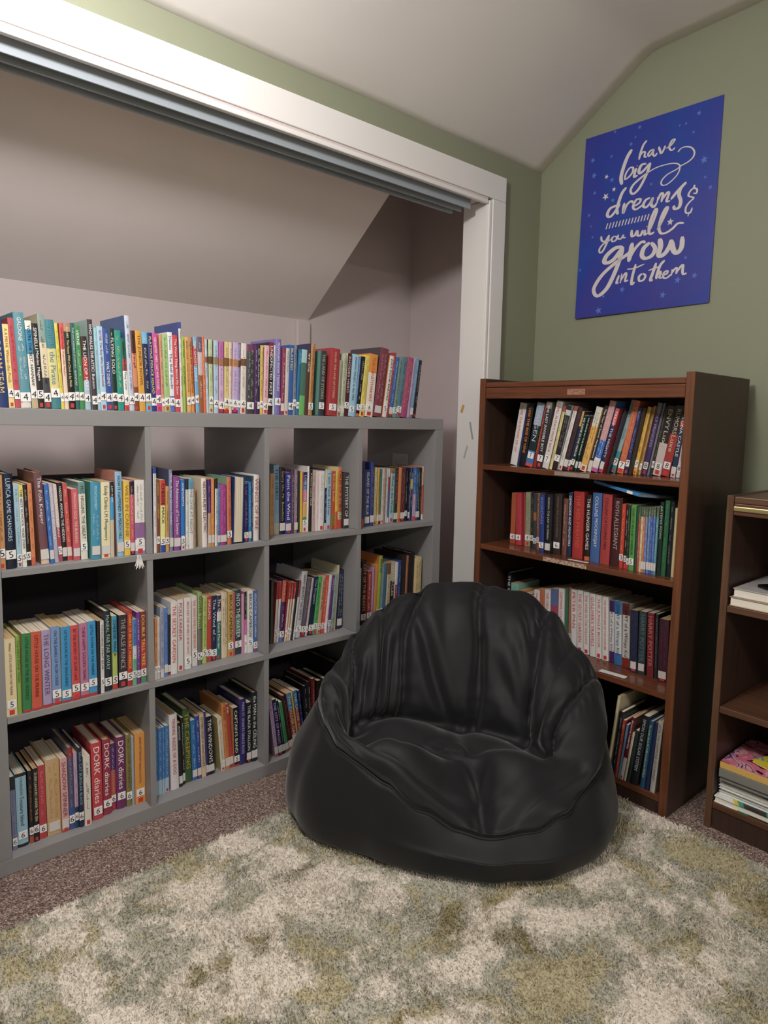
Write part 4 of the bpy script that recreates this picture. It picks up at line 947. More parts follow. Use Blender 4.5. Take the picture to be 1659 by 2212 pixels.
for key, rows in data.items():
    if key == 'T': place, z = ROWS['T']; grp = 'books along the top of the grey bookcase'
    elif key[0] == 'D': place, z = DP[key]; grp = 'books on the ' + place
    else: place, z = '%s cubby, %s row' % (CB[key[1]], ROWS[key[0]][0]), ROWS[key[0]][1]; grp = 'books in the grey bookcase, %s' % place
    cols_ = [main_colors(r[2]) for r in rows]; hs = sorted(r[0][3] for r in rows); med = hs[len(hs)//2]
    labs = []
    for i, (nums, ty, col, st, tc, txt) in enumerate(rows):
        x, dep, w, h, lean = nums; a_, b_ = cols_[i]
        nm = a_ + ('-and-' + b_ if b_ else '')
        size = 'tall ' if h > med*1.09 else ('short ' if h < med*0.91 else ''); size += 'thick ' if w > 0.027 else ('thin ' if w < 0.0105 else '')
        kind = {'h': 'hardcover', 'p': 'paperback', 'r': 'hardcover turned pages-out'}[ty]
        nb = []
        if i: nb.append(cols_[i-1][0])
        if i < len(rows)-1: nb.append(cols_[i+1][0])
        base = '%s%s %s' % (size, nm, kind)
        labs.append([base, ' and '.join(nb) if len(nb) == 2 else nb[0], i, place])
    from collections import Counter
    cnt = Counter(l[0] for l in labs); cnt2 = Counter((l[0], l[1]) for l in labs)
    for i, ((nums, ty, col, st, tc, txt), lb) in enumerate(zip(rows, labs)):
        seed += 1
        x, dep, w, h, lean = nums
        root, D = build_book(x, dep, w, h, lean, ty, col, st, tc, txt, seed)
        th = math.radians(lean); lift = w*math.sin(th) if th > 0 else 0.0
        if key[0] == 'D':
            root.location = (A0+dep, -x, z+0.0004+max(lift, 0)); root.rotation_euler = Euler((0, th, -math.pi/2), 'XYZ')
            root.rotation_mode = 'QUATERNION'; root.rotation_quaternion = Quaternion((0,0,1), -math.pi/2) @ Quaternion((0,1,0), th)
        else:
            root.location = (x, dep, z+0.0004+max(lift, 0)); root.rotation_euler = (0, th, 0)
        if (key, i) not in KEEP: REST.append(root); continue
        if cnt[lb[0]] == 1: lab = '%s on %s' % (lb[0], 'the '+lb[3]) if key == 'T' or key[0] == 'D' else '%s in the %s of the grey bookcase' % (lb[0], lb[3])
        elif cnt2[(lb[0], lb[1])] == 1 and ' and ' in lb[1]: lab = '%s between %s books, %s' % (lb[0], lb[1], ('on the ' if key == 'T' or key[0] == 'D' else '') + lb[3])
        else: lab = '%s, %s from the left %s %s' % (lb[0], ORD(i+1), 'on' if key == 'T' or key[0] == 'D' else 'in', ('the '+lb[3]))
        if len(lab.split()) > 16: lab = lab.replace(' of the grey bookcase', '').replace('the brown bookcase', 'brown bookcase').replace(' turned', '')
        if len(lab.split()) > 16: lab = lab.replace(' shelf of brown bookcase', ' brown shelf').replace('on the ', '').replace(' the ', ' ')
        lab = ' '.join(lab.split()[:16])
        tag(root, lab, 'book', grp)

# the books that show smallest are one object
bpy.context.view_layer.update()
mb = MB(); mlist = []
for root in REST:
    for o in root.children_recursive:
        me = o.data; mw = o.matrix_world; k = len(mb.v); mb.v += [tuple(mw @ v_.co) for v_ in me.vertices]
        idx = []
        for m_ in me.materials:
            if m_ not in mlist: mlist.append(m_)
            idx.append(mlist.index(m_))
        for p_ in me.polygons: mb.f.append(tuple(i_+k for i_ in p_.vertices)); mb.mi.append(idx[p_.material_index] if idx else 0)
    for o in list(root.children_recursive): bpy.data.objects.remove(o)
    bpy.data.objects.remove(root)
sb = mb.build('books', mlist); sb['kind'] = 'stuff'; tag(sb, 'thin and half-hidden books standing among the others in the grey and brown bookcases', 'books')

# book lying on top of the second-shelf books
def flat_book(name, lab, cat, P1, u, v, th, L, Wd, cov, pages, spine=True, group=None, rim=0.002, spinecol=None, topmat=None):
    """closed book lying flat: P1 front corner, u along the visible long edge, v the other edge"""
    root = bpy.data.objects.new(name, None); COL.objects.link(root)
    u = Vector(u).normalized(); v = Vector(v); v = (v - u*v.dot(u)).normalized(); n = u.cross(v)
    if n.z < 0: n = -n
    mt = Matrix((u, v, n)).transposed().to_4x4(); mt.translation = Vector(P1); root.matrix_world = mt
    t = rim
    cb = MB().box(0, L, 0, Wd, 0, t).box(0, L, 0, Wd, th-t, th, 0)
    if spine: cb.box(0, L, -0.0005, t, t*0.5, th-t*0.5, 1)
    cb.build('cover', [topmat or cmat(cov), cmat(spinecol or cov)], root, bevel=0.0006)
    MB().box(0.002, L-0.003, (t if spine else 0.003), Wd-0.003, t, th-t).build('pages', pages, root)
    tag(root, lab, cat, group); return root
fbk = flat_book('book', 'thin blue paperback lying slanted across the books on the second brown shelf', 'book', (1.462, -0.795, 0.908), (0.07, 0.2, 0.022), (0.14, 0.02, -0.004), 0.009, 0.205, 0.135, '3c8ccc', mat('grey_pages', hexc('9a9694'), 0.8), spine=True, rim=0.0012)
MB().box(0.028, 0.052, -0.0011, 0.0002, 0.0005, 0.0085).build('sticker', M_STICK, fbk)

# white tassel hanging over a shelf edge in the grey bookcase
tb = MB()
for i in range(9):
    a_ = (i-4)*0.0022; pts = [(a_*0.35, -0.001, 0.002), (a_*0.5, -0.004, -0.004), (a_*0.8, -0.0045, -0.014), (a_*1.25, -0.004-0.001*(i % 3), -0.026-0.004*((i*5) % 3))]
    for p_, q_ in zip(pts, pts[1:]):
        r0 = 0.0011; tb.add([(p_[0]-r0, p_[1], p_[2]), (p_[0]+r0, p_[1], p_[2]), (q_[0]+r0, q_[1], q_[2]), (q_[0]-r0, q_[1], q_[2]), (p_[0], p_[1]+r0, p_[2]), (q_[0], q_[1]+r0, q_[2])], [(0,3,2,1), (0,4,5,3), (1,2,5,4)])
to = tb.build('ribbon_tassel', mat('white_ribbon', hexc('e6e2e0'), 0.7)); to.location = (0.352, 0.0, 0.7405); tag(to, 'frayed white ribbon end hanging over a shelf edge of the grey bookcase', 'ribbon')
# black metal bookend at the end of the top row
be = empty('bookend', (1.352, 0.03, 1.1152)); tag(be, 'black metal bookend at the right end of the row on the bookcase top', 'bookend')
MB().box(0.0, 0.026, 0.0, 0.09, 0, 0.0012).build('base_plate', mat('black_metal', hexc('1e1e22'), 0.4), be); MB().box(0, 0.0012, 0, 0.09, 0.0012, 0.12).build('upright', mat('black_metal'), be)

# ------------------------------------------------------------------ things in the low bookcase
z = 0.6355
M_PG2 = mat('bright_pages', hexc('e8e2d6'), 0.8, 0.2)
flat_book('book', 'large tan-edged hardcover lying flat under another on the low bookcase shelf', 'book', (B0+0.006, -1.330, z), (0, 1, 0), (1, 0, 0), 0.0245, 0.290, 0.24, 'c09468', M_PG2, spine=False, group='hardcovers lying on the upper shelf of the low bookcase', spinecol='c09468')
flat_book('book', 'large pale hardcover with grey-green binding lying flat under the black phone', 'book', (B0+0.010, -1.325, z+0.0249), (0, 1, 0), (1, 0, 0), 0.0235, 0.279, 0.235, 'c4c0bc', M_PG2, spine=False, group='hardcovers lying on the upper shelf of the low bookcase', spinecol='6a7468')
ph = empty('phone', (B0+0.075, -1.135, z+0.0488), math.radians(60)); tag(ph, 'black flat phone lying on the pale hardcover in the low bookcase', 'phone')
pm = MB().box(-0.04, 0.04, -0.085, 0.03, 0, 0.009).build('body', mat('phone_black', hexc('101114'), 0.25, 0.5), ph, bevel=0.0035, seg=3)
MB().box(-0.036, 0.036, -0.081, 0.026, 0.0091, 0.0095).build('screen', mat('phone_glass', hexc('08080a'), 0.08, 0.6), ph)
def cover_art(key, base, stops, scale, dist=1.0):
    mm = mat(key, hexc(base), 0.3, 0.5); nt, N, L, b = nodes(mm); v = objco(nt); n = noise(nt, v, scale, 1, 0.4, dist)
    r = ramp(nt, [(p, hexc(c)) for p, c in stops]); r.color_ramp.interpolation = 'CONSTANT'
    L.new(n.outputs['Fac'], r.inputs['Fac']); L.new(r.outputs['Color'], b.inputs['Base Color']); return mm
z = 0.0785; y1 = -1.0385
stack = [('e8e4e0', 0.018, 0.27, 'white hardcover with a black and green cover at the bottom of the low pile', 0.0, 'bright_pages', cover_art('cover_rainbow', 'e8e8e4', [(0, '2a2a2c'), (0.42, '3c9a80'), (0.47, 'e0c840'), (0.52, 'e6e6e2')], 6)),
 ('dfe3e6', 0.0082, 0.25, 'lowest white workbook in the pile on the bottom shelf of the low bookcase', 0.012, None, None),
 ('e4e4e2', 0.0082, 0.25, 'second white workbook up in the pile of the low bookcase', 0.014, None, None),
 ('dfe3e6', 0.0082, 0.25, 'third white workbook up in the pile of the low bookcase', 0.013, None, None),
 ('e4e4e2', 0.0082, 0.25, 'fourth white workbook up in the pile of the low bookcase', 0.012, None, None),
 ('3c94c4', 0.0105, 0.25, 'white workbook with a blue edge, topmost of the white ones', 0.012, None, cover_art('cover_bluewhite', 'd8e0e6', [(0, '2c84b8'), (0.46, 'dfe6ea')], 9)),
 ('4a4a50', 0.009, 0.24, 'thin charcoal book lying above the white workbooks in the low pile', 0.018, None, None),
 ('8a8880', 0.023, 0.235, 'thick grey-paged softcover lying under the magazine in the low pile', 0.017, None, None),
 ('e8b850', 0.019, 0.24, 'pink and yellow illustrated magazine lying on top of the low pile', 0.016, None, cover_art('cover_pink', 'd88aa0', [(0, '2a2028'), (0.36, 'd8708c'), (0.50, 'd8a8a0'), (0.57, '6a4880'), (0.63, 'e0a0a8')], 14, 2.0))]
for i, (cv, th, L, lb, dy, pg, tm) in enumerate(stack):
    pgm = M_PG2 if i < 6 else mat('dull_pages', hexc('8f8a7e'), 0.8)
    flat_book('workbook' if 0 < i < 6 else ('magazine' if i == 8 else 'book'), lb, 'magazine' if i == 8 else 'book', (B0+(0.005 if i == 0 else 0.022 if i < 6 else 0.012)+0.003*(i % 3), y1-dy*0.3-L, z), (0, 1, 0.0), (1, 0, 0), th, L, 0.21+0.01*(i % 2), cv, pgm, spine=(i in (7, 8)), group='books piled on the bottom shelf of the low bookcase', rim=0.0022 if i == 0 else 0.0008, topmat=tm)
    z += th + 0.0004
yb = flat_book('book', 'small yellow picture book lying on the magazine pile in the low bookcase', 'book', (B0+0.03, -1.245, z), (0.35, 1, 0), (1, -0.35, 0), 0.006, 0.15, 0.13, 'e0c83c', M_PG2, spine=False, rim=0.0008, topmat=cover_art('cover_yellow', 'e8cc38', [(0, 'c84838'), (0.34, '58a8c0'), (0.38, 'e8cc38')], 16))

# ------------------------------------------------------------------ poster
py0, pz0 = PCOR[0]; cs = [Vector((XR-0.0016, -c_[0], c_[1])) for c_ in PCOR]
cs[3].x -= 0.010; cs[2].x -= 0.004
mm = mat('poster_blue', hexc('2c3f9c'), 0.4, 0.4); nt, N, L, b = nodes(mm); v = objco(nt); n = noise(nt, v, 3.2, 3, 0.5, 0.6)
r = ramp(nt, [(0.32, hexc('1f429a')), (0.5, hexc('2b3a94')), (0.72, hexc('3f398c'))]); L.new(n.outputs['Fac'], r.inputs['Fac']); L.new(r.outputs['Color'], b.inputs['Base Color'])
def pquad(u_, v_):
    a_ = cs[0].lerp(cs[1], u_); b2 = cs[3].lerp(cs[2], u_); p_ = a_.lerp(b2, v_); return p_
def xat(y_, z_):
    v_ = (PCOR[0][1]-z_)/(PCOR[0][1]-PCOR[3][1]); u_ = (-y_-PCOR[0][0])/(PCOR[1][0]-PCOR[0][0]); return pquad(min(1, max(0, u_)), min(1, max(0, v_))).x
po = empty('poster', (XR, -0.53, 1.81)); tag(po, 'blue starry poster with white brush lettering taped to the green wall', 'poster')
mb = MB(); G = 12
vs = [tuple(pquad(i/G, j/G) - Vector((XR, -0.53, 1.81))) for j in range(G+1) for i in range(G+1)]
mb.add(vs, [(j*(G+1)+i, (j+1)*(G+1)+i, (j+1)*(G+1)+i+1, j*(G+1)+i+1) for j in range(G) for i in range(G)])
sh = mb.build('sheet', mm, po); md = sh.modifiers.new('t', 'SOLIDIFY'); md.thickness = 0.0006; md.offset = 0
def catmull(pts, n=7):
    if len(pts) < 3: return pts
    P_ = [pts[0]] + pts + [pts[-1]]; out = []
    for i in range(1, len(P_)-2):
        p0, p1, p2, p3 = P_[i-1:i+3]
        for k in range(n):
            t_ = k/n; out.append(tuple(0.5*((2*p1[j]) + (-p0[j]+p2[j])*t_ + (2*p0[j]-5*p1[j]+4*p2[j]-p3[j])*t_*t_ + (-p0[j]+3*p1[j]-3*p2[j]+p3[j])*t_**3) for j in (0, 1)))
    out.append(pts[-1]); return out
mb = MB(); lay = 0
for ln in PSTROKES.split('\n'):
    a_ = [float(v_) for v_ in ln.split()]; hw = a_[0]; pts = list(zip(a_[1::2], a_[2::2])); pts = catmull(pts); N_p = len(pts); lay += 1
    L_v = []; R_v = []
    for i, p_ in enumerate(pts):
        q0 = pts[max(0, i-1)]; q1 = pts[min(N_p-1, i+1)]; dx, dz = q1[0]-q0[0], q1[1]-q0[1]; l_ = math.hypot(dx, dz) or 1; dx /= l_; dz /= l_
        wv = hw*(0.76 + 0.55*abs(dz)**1.2*(1 if dz < 0 else 0.75)); e = min(i, N_p-1-i)/3.0
        if hw > 0.0025: wv *= min(1, 0.5+0.5*e)
        for s_, arr in ((1, L_v), (-1, R_v)): arr.append((p_[0]-s_*dz*wv, p_[1]+s_*dx*wv))
    x_off = -0.0009-0.000012*lay
    vs = [(xat(-p_[0], p_[1])+x_off-XR, -p_[0]+0.53, p_[1]-1.81) for p_ in L_v+R_v]
    mb.add(vs, [(i, i+1, N_p+i+1, N_p+i) for i in range(N_p-1)])
mb.build('lettering', mat('poster_white', hexc('cfc8c8'), 0.5, 0.3), po)
for ln in PSTARS.split('\n'):
    y_, z_, r0, br = [float(v_) for v_ in ln.split()]; tgt = MB()
    ph0 = random.uniform(0, 1.2); pts = [(y_+(r0*(1.25 if k % 2 == 0 else 0.52))*math.sin(ph0+k*math.pi/5), z_+(r0*(1.25 if k % 2 == 0 else 0.52))*math.cos(ph0+k*math.pi/5)) for k in range(10)]
    tgt.add([(xat(-p_[0], p_[1])-0.0007-XR, -p_[0]+0.53, p_[1]-1.81) for p_ in pts], [tuple(range(10))])
    tgt.build('star', mat('poster_white') if br > 0.5 else mat('poster_pale_blue', hexc('5a74c4'), 0.5, 0.3), po)

# ------------------------------------------------------------------ bean bag chair
CB_ = Vector((1.05, -0.46, 0.015)); RV = Vector((0.728, -0.685, 0)); DV = Vector((0.685, 0.728, 0))
RX = 0.018
def lerpkey(tab, a):
    a %= 360; ks = sorted(tab)
    ks2 = [ks[-1]-360]+ks+[ks[0]+360]; vs_ = [tab[ks[-1]]]+[tab[k] for k in ks]+[tab[ks[0]]]
    for i in range(len(ks2)-1):
        if ks2[i] <= a <= ks2[i+1]:
            t_ = (a-ks2[i])/(ks2[i+1]-ks2[i]); 
            p0 = vs_[max(0, i-1)]; p1 = vs_[i]; p2 = vs_[i+1]; p3 = vs_[min(len(vs_)-1, i+2)]
            return p1 + (p2-p1)*(t_*t_*(3-2*t_))
TOP = {0: 0.36, 15: 0.425, 32: 0.515, 50: 0.56, 75: 0.578, 105: 0.58, 122: 0.56, 140: 0.51, 158: 0.45, 172: 0.385, 190: 0.355, 205: 0.335, 218: 0.30, 239: 0.235, 255: 0.175, 270: 0.128, 281: 0.118, 299: 0.13, 310: 0.165, 332: 0.225, 346: 0.295}
RB = {0: 0.447, 15: 0.422, 30: 0.400, 50: 0.368, 70: 0.35, 90: 0.335, 110: 0.345, 135: 0.39, 160: 0.435, 178: 0.462, 192: 0.463, 203: 0.448, 235: 0.372, 250: 0.364, 263: 0.366, 287: 0.40, 303: 0.43, 325: 0.456, 342: 0.458}
RR = {0: 0.405, 20: 0.378, 40: 0.345, 60: 0.29, 90: 0.235, 115: 0.235, 140: 0.295, 165: 0.335, 190: 0.375, 215: 0.38, 240: 0.345, 265: 0.325, 290: 0.36, 315: 0.40, 340: 0.415}
SC = (-0.01, -0.16)
def prof(ang):
    T = lerpkey(TOP, ang); rb = lerpkey(RB, ang); rr = lerpkey(RR, ang); c_, s_ = math.cos(math.radians(ang)), math.sin(math.radians(ang))
    def o(r, z): return (RX+r*c_, r*s_, z)
    fr = max(0.0, -s_)**1.6
    rim = o(rr, T); se = (SC[0]+0.265*c_, SC[1]+(0.185*s_ if s_ > 0 else 0.125*s_)); sz = (0.198+0.05*math.exp(-(((ang-145+180) % 360-180)/40)**2))*(1-fr)+(T+0.03)*fr; sz = min(sz, T+0.03)
    pr_ = [o(rb*0.93, 0.0), o(rb*1.0, 0.012), o(rb*1.025, 0.06), o(rb*1.0, 0.36*T+0.02), o(rb+(rr-rb)*0.45, 0.64*T+0.01), o(rb+(rr-rb)*0.78, 0.84*T)]
    pr_ += [o(rr*1.03, 0.955*T), rim]
    def mix(a_, b_, t_, z): return (a_[0]+(b_[0]-a_[0])*t_, a_[1]+(b_[1]-a_[1])*t_, z)
    pr_ += [mix(rim, se, 0.27, T-0.10*(T-sz)+0.004*fr), mix(rim, se, 0.60, sz+(T-sz)*0.66), mix(rim, se, 0.88, sz+(T-sz)*0.26), (se[0], se[1], sz+0.004)]
    s3 = (SC[0], SC[1], 0)
    pr_ += [mix(se, s3, 0.22, sz+0.014), mix(se, s3, 0.5, 0.5*sz+0.5*0.228+0.012), mix(se, s3, 0.8, 0.228), (SC[0], SC[1], 0.225)]
    return pr_
NA, sub = 300, 9
import itertools
allp = []
for k in range(NA):
    pr_ = prof(360*k/NA); P_ = [pr_[0]]+pr_+[pr_[-1]]; row = []
    for i in range(1, len(P_)-2):
        p0, p1, p2, p3 = [np.array(q_) for q_ in P_[i-1:i+3]]
        for j in range(sub):
            t_ = j/sub; row.append(0.5*((2*p1)+(-p0+p2)*t_+(2*p0-5*p1+4*p2-p3)*t_*t_+(-p0+3*p1-3*p2+p3)*t_**3))
    row.append(np.array(P_[-1])); allp.append(row)
A_ = np.array(allp)  # NA x M x 3
M_ = A_.shape[1]
# normals by finite differences
dth = np.roll(A_, -1, 0)-np.roll(A_, 1, 0); dm = np.empty_like(A_); dm[:, 1:-1] = A_[:, 2:]-A_[:, :-2]; dm[:, 0] = A_[:, 1]-A_[:, 0]; dm[:, -1] = A_[:, -1]-A_[:, -2]
nn = np.cross(dth, dm); ln_ = np.linalg.norm(nn, axis=2, keepdims=True); nn = nn/np.maximum(ln_, 1e-9)
ang = (np.arange(NA)*360/NA)[:, None]; par = (np.arange(M_)/sub)[None, :]   # par: profile parameter 0..14
X_, Y_, Z_ = A_[..., 0], A_[..., 1], A_[..., 2]
def ad(a, b): return (a-b+180) % 360-180
def sm(x, a, b): t = np.clip((x-a)/(b-a), 0, 1); return t*t*(3-2*t)
from mathutils import noise as mn_
disp = np.zeros((NA, M_))
inner = sm(par, 5.2, 6.6)*(1-sm(par, 11.2, 12.2)); above = sm(par, 4.6, 5.2)
gores = [2, 33, 69, 118, 158, 199]
for g_ in gores:
    dA = ad(ang, g_); wob = 2.0*np.sin(par*2.1+g_); q_ = np.exp(-((dA+wob)/3.0)**2); disp -= 0.020*q_*sm(par, 5.6, 7.6)*(1-sm(par, 11.2, 12.2))
    pk = np.exp(-(np.abs(dA+wob)/8.0)**1.5)*np.sin(par*23+g_*1.7+np.sin(par*6)*2.2); disp += 0.0032*pk*inner*sm(par, 6.2, 7.4)
gs = sorted(gores); pf = np.zeros_like(ang)
for g0, g1 in zip(gs, gs[1:]): t_ = np.clip((ang-g0)/(g1-g0), 0, 1); pf = np.where((ang >= g0) & (ang <= g1), np.sin(np.pi*t_)**0.7, pf)
disp += 0.017*pf*sm(par, 7.2, 8.8)*(1-sm(par, 10.4, 11.4))
# seam groove along the outer piping and at the seat edge
SEAM = 5.05
disp -= 0.007*np.exp(-((par-SEAM)/0.12)**2)
disp -= 0.014*np.exp(-((par-11.0)/0.34)**2)*sm(Y_, -0.20, -0.08)
# seat: central crease running to the front right, hollow in the middle
def seg_dist(px, py, a, b):
    ax, ay = a; bx, by = b; t = np.clip(((px-ax)*(bx-ax)+(py-ay)*(by-ay))/((bx-ax)**2+(by-ay)**2), 0, 1); return np.hypot(px-ax-t*(bx-ax), py-ay-t*(by-ay)), t
seatm = sm(par, 6.3, 7.6)*(Y_ < 0.12)
for a_, b_, w_, d_ in (((0.07, -0.40), (0.06, -0.20), 0.020, 0.026), ((0.06, -0.20), (0.13, -0.13), 0.034, 0.010), ((0.30, -0.30), (0.13, -0.37), 0.016, 0.014), ((-0.13, -0.215), (0.0, -0.19), 0.028, 0.016), ((-0.02, -0.05), (0.035, 0.02), 0.016, 0.02), ((-0.25, -0.13), (-0.20, -0.30), 0.015, 0.012), ((-0.33, -0.12), (-0.30, -0.27), 0.010, 0.014), ((-0.24, -0.02), (-0.31, -0.16), 0.022, 0.012), ((0.22, -0.02), (0.28, -0.2), 0.022, 0.016), ((0.06, 0.0), (0.10, 0.10), 0.012, 0.012)):
    dd, t_ = seg_dist(X_, Y_, a_, b_); disp -= d_*np.exp(-(dd/w_)**2)*seatm
for cx_, cy2, rr_, h_ in ((-0.10, -0.24, 0.11, 0.020), (0.03, -0.27, 0.06, 0.006), (0.17, -0.28, 0.09, 0.018), (-0.34, -0.1, 0.07, 0.022), (0.36, -0.08, 0.08, 0.026), (0.0, -0.08, 0.08, 0.006), (0.16, -0.22, 0.07, 0.008)):
    disp += h_*np.exp(-(((X_-cx_)**2+(Y_-cy2)**2)/rr_**2))*seatm
# folds drawn in angle / profile space: (angle, par) to (angle, par), width, depth
for a0_, p0_, a1_, p1_, w_, d_ in ((116, 8.3, 82, 11.0, 2.6, 0.016), (126, 9.0, 130, 11.0, 2.0, 0.012), (134, 8.2, 139, 11.0, 2.4, 0.014), (146, 9.2, 150, 10.9, 2.2, 0.012), (140, 6.6, 132, 8.4, 3.0, 0.010),
        (45, 8.0, 34, 8.9, 2.2, 0.012), (52, 8.8, 36, 9.5, 2.5, 0.010), (58, 9.4, 38, 10.2, 2.6, 0.010), (10, 9.0, 22, 10.5, 3.0, 0.012), (-30, 7.2, -20, 9.8, 3.4, 0.012), (-42, 5.6, -50, 8.0, 2.8, 0.012), (204, 6.0, 186, 9.5, 2.6, 0.012), (178, 6.4, 172, 9.0, 2.4, 0.008), (96, 7.2, 90, 9.4, 5.0, 0.006)):
    da = ad(ang, a0_); L2_ = ad(a1_, a0_); pp = (par-p0_)*12; P2_ = (p1_-p0_)*12
    t_ = np.clip((da*L2_+pp*P2_)/(L2_**2+P2_**2), 0, 1); dd = np.hypot(da-t_*L2_, pp-t_*P2_)
    disp -= d_*np.exp(-(dd/w_)**2)*(0.35+0.65*np.sin(np.pi*(0.15+0.85*t_)))
    disp += d_*0.45*np.exp(-((dd-w_*2.4)/(w_*1.2))**2)*np.sin(np.pi*np.clip(t_, 0.02, 0.98))
# soft cloth folds
for i in range(NA):
    for j in range(M_):
        p_ = Vector((X_[i, j], Y_[i, j], Z_[i, j]))
        n1 = mn_.noise(Vector((p_.x*5.5+3, p_.y*5.5, p_.z*2.2))); n2 = mn_.noise(Vector((p_.x*13, p_.y*13+7, p_.z*5.0))); n3 = mn_.noise(p_*34)
        k = above[0, j]
        rdg = 1-abs(mn_.noise(Vector((p_.x*9+11, p_.y*9, p_.z*4.5))))*2
        disp[i, j] += (0.004+0.009*k)*n1 + (0.0008+0.0026*k)*n2 + 0.0004*k*n3 + 0.004*k*max(0, rdg-0.62)
disp *= np.minimum(1, par/1.2)
wt = sm(par, 10.6, 12.0)*np.ones((NA, 1))
for _ in range(14):
    ds = 0.25*(np.roll(disp, 1, 0)+np.roll(disp, -1, 0)); v2 = disp.copy(); v2[:, 1:-1] = 0.5*(disp[:, 2:]+disp[:, :-2]); disp = disp*(1-0.8*wt)+(ds+0.5*v2)*0.8*wt
disp[:, -1] = disp[:, -1].mean()
B_ = A_ + nn*disp[..., None]
fa = sm(np.sin(np.radians(-ang)), 0.10, 0.55)
w2 = np.clip(sm(par, 5.9, 7.0)*fa + sm(par, 10.9, 12.0), 0, 1)[..., None]*(1-sm(par, 13.95, 14.0))[..., None]
for _ in range(40):
    av = 0.25*(np.roll(B_, 1, 0)+np.roll(B_, -1, 0)); hv = B_.copy(); hv[:, 1:-1] = 0.5*(B_[:, 2:]+B_[:, :-2]); hv[:, -1] = B_[:, -2].mean(0)
    B_ = B_*(1-0.7*w2)+(av+0.5*hv)*0.7*w2
bx_, by_ = B_[..., 0], B_[..., 1]; dz = np.zeros_like(bx_)
for a_, b_, w_, d_ in (((0.085, -0.42), (0.075, -0.22), 0.020, 0.026), ((0.075, -0.22), (0.03, 0.0), 0.028, 0.014), ((0.34, -0.22), (0.11, -0.36), 0.013, 0.014), ((-0.12, -0.20), (0.0, -0.17), 0.030, 0.014), ((-0.33, -0.10), (-0.22, -0.33), 0.020, 0.010)):
    dd, t_ = seg_dist(bx_, by_, a_, b_); dz -= d_*np.exp(-(dd/w_)**2)
for cx_, cy2, rr_, h_ in ((-0.13, -0.29, 0.10, 0.016), (0.02, -0.26, 0.06, 0.010), (0.19, -0.30, 0.07, 0.014), (0.14, -0.12, 0.08, 0.010), (-0.1, -0.08, 0.09, 0.010)):
    dz += h_*np.exp(-(((bx_-cx_)**2+(by_-cy2)**2)/rr_**2))
B_[..., 2] += dz*w2[..., 0]
B_[..., 2] = np.maximum(B_[..., 2], 0.0)
def bagpt(p_): return (p_[0]*RV.x+p_[1]*DV.x, p_[0]*RV.y+p_[1]*DV.y, p_[2])
vs = [bagpt(B_[i, j]) for i in range(NA) for j in range(M_-1)] + [bagpt(B_[:, -1].mean(0)), bagpt((RX, 0, 0))]
K = M_-1; fs = []
for i in range(NA):
    i2 = (i+1) % NA
    for j in range(K-1): fs.append((i*K+j, i2*K+j, i2*K+j+1, i*K+j+1))
    fs.append((i*K+K-1, i2*K+K-1, NA*K)); fs.append((i2*K, i*K, NA*K+1))
M_BAG = mat('black_twill', hexc('121115'), 0.64, 0.4); nt, N, L, b = nodes(M_BAG); v = objco(nt)
w1 = N.new('ShaderNodeTexWave'); w1.inputs['Scale'].default_value = 420; L.new(v, w1.inputs['Vector']); bump(nt, b, w1.outputs['Fac'], 0.05, 0.0004)
b.inputs['Sheen Weight'].default_value = 0.25; b.inputs['Sheen Roughness'].default_value = 0.4
bag = empty('bean_bag_chair', CB_); tag(bag, 'large black fabric bean bag chair sitting on the shaggy rug', 'bean bag')
MB().add(vs, fs).build('cushion', M_BAG, bag, smooth=True)
def tube(path, r, name, m_, parent, closed=False, seg=6):
    mb = MB(); n = len(path)
    for i, p_ in enumerate(path):
        p_ = Vector(p_); a_ = Vector(path[(i-1) % n] if closed or i else path[0]); c_ = Vector(path[(i+1) % n] if closed or i < n-1 else path[-1])
        t_ = (c_-a_).normalized(); s_ = t_.cross(Vector((0, 0, 1))); s_ = s_.normalized() if s_.length > 1e-4 else Vector((1, 0, 0)); q_ = s_.cross(t_)
        mb.v += [tuple(p_ + s_*r*math.cos(2*math.pi*k/seg)+q_*r*math.sin(2*math.pi*k/seg)) for k in range(seg)]
    rng_ = range(n if closed else n-1)
    for i in rng_:
        for k in range(seg): mb.f.append((i*seg+k, i*seg+(k+1) % seg, ((i+1) % n)*seg+(k+1) % seg, ((i+1) % n)*seg+k)); mb.mi.append(0)
    return mb.build(name, m_, parent, smooth=True)
sj = int(round(SEAM*sub)); tube([bagpt(B_[i, sj]+nn[i, sj]*0.0035) for i in range(NA)], 0.0032, 'piping', M_BAG, bag, closed=True)

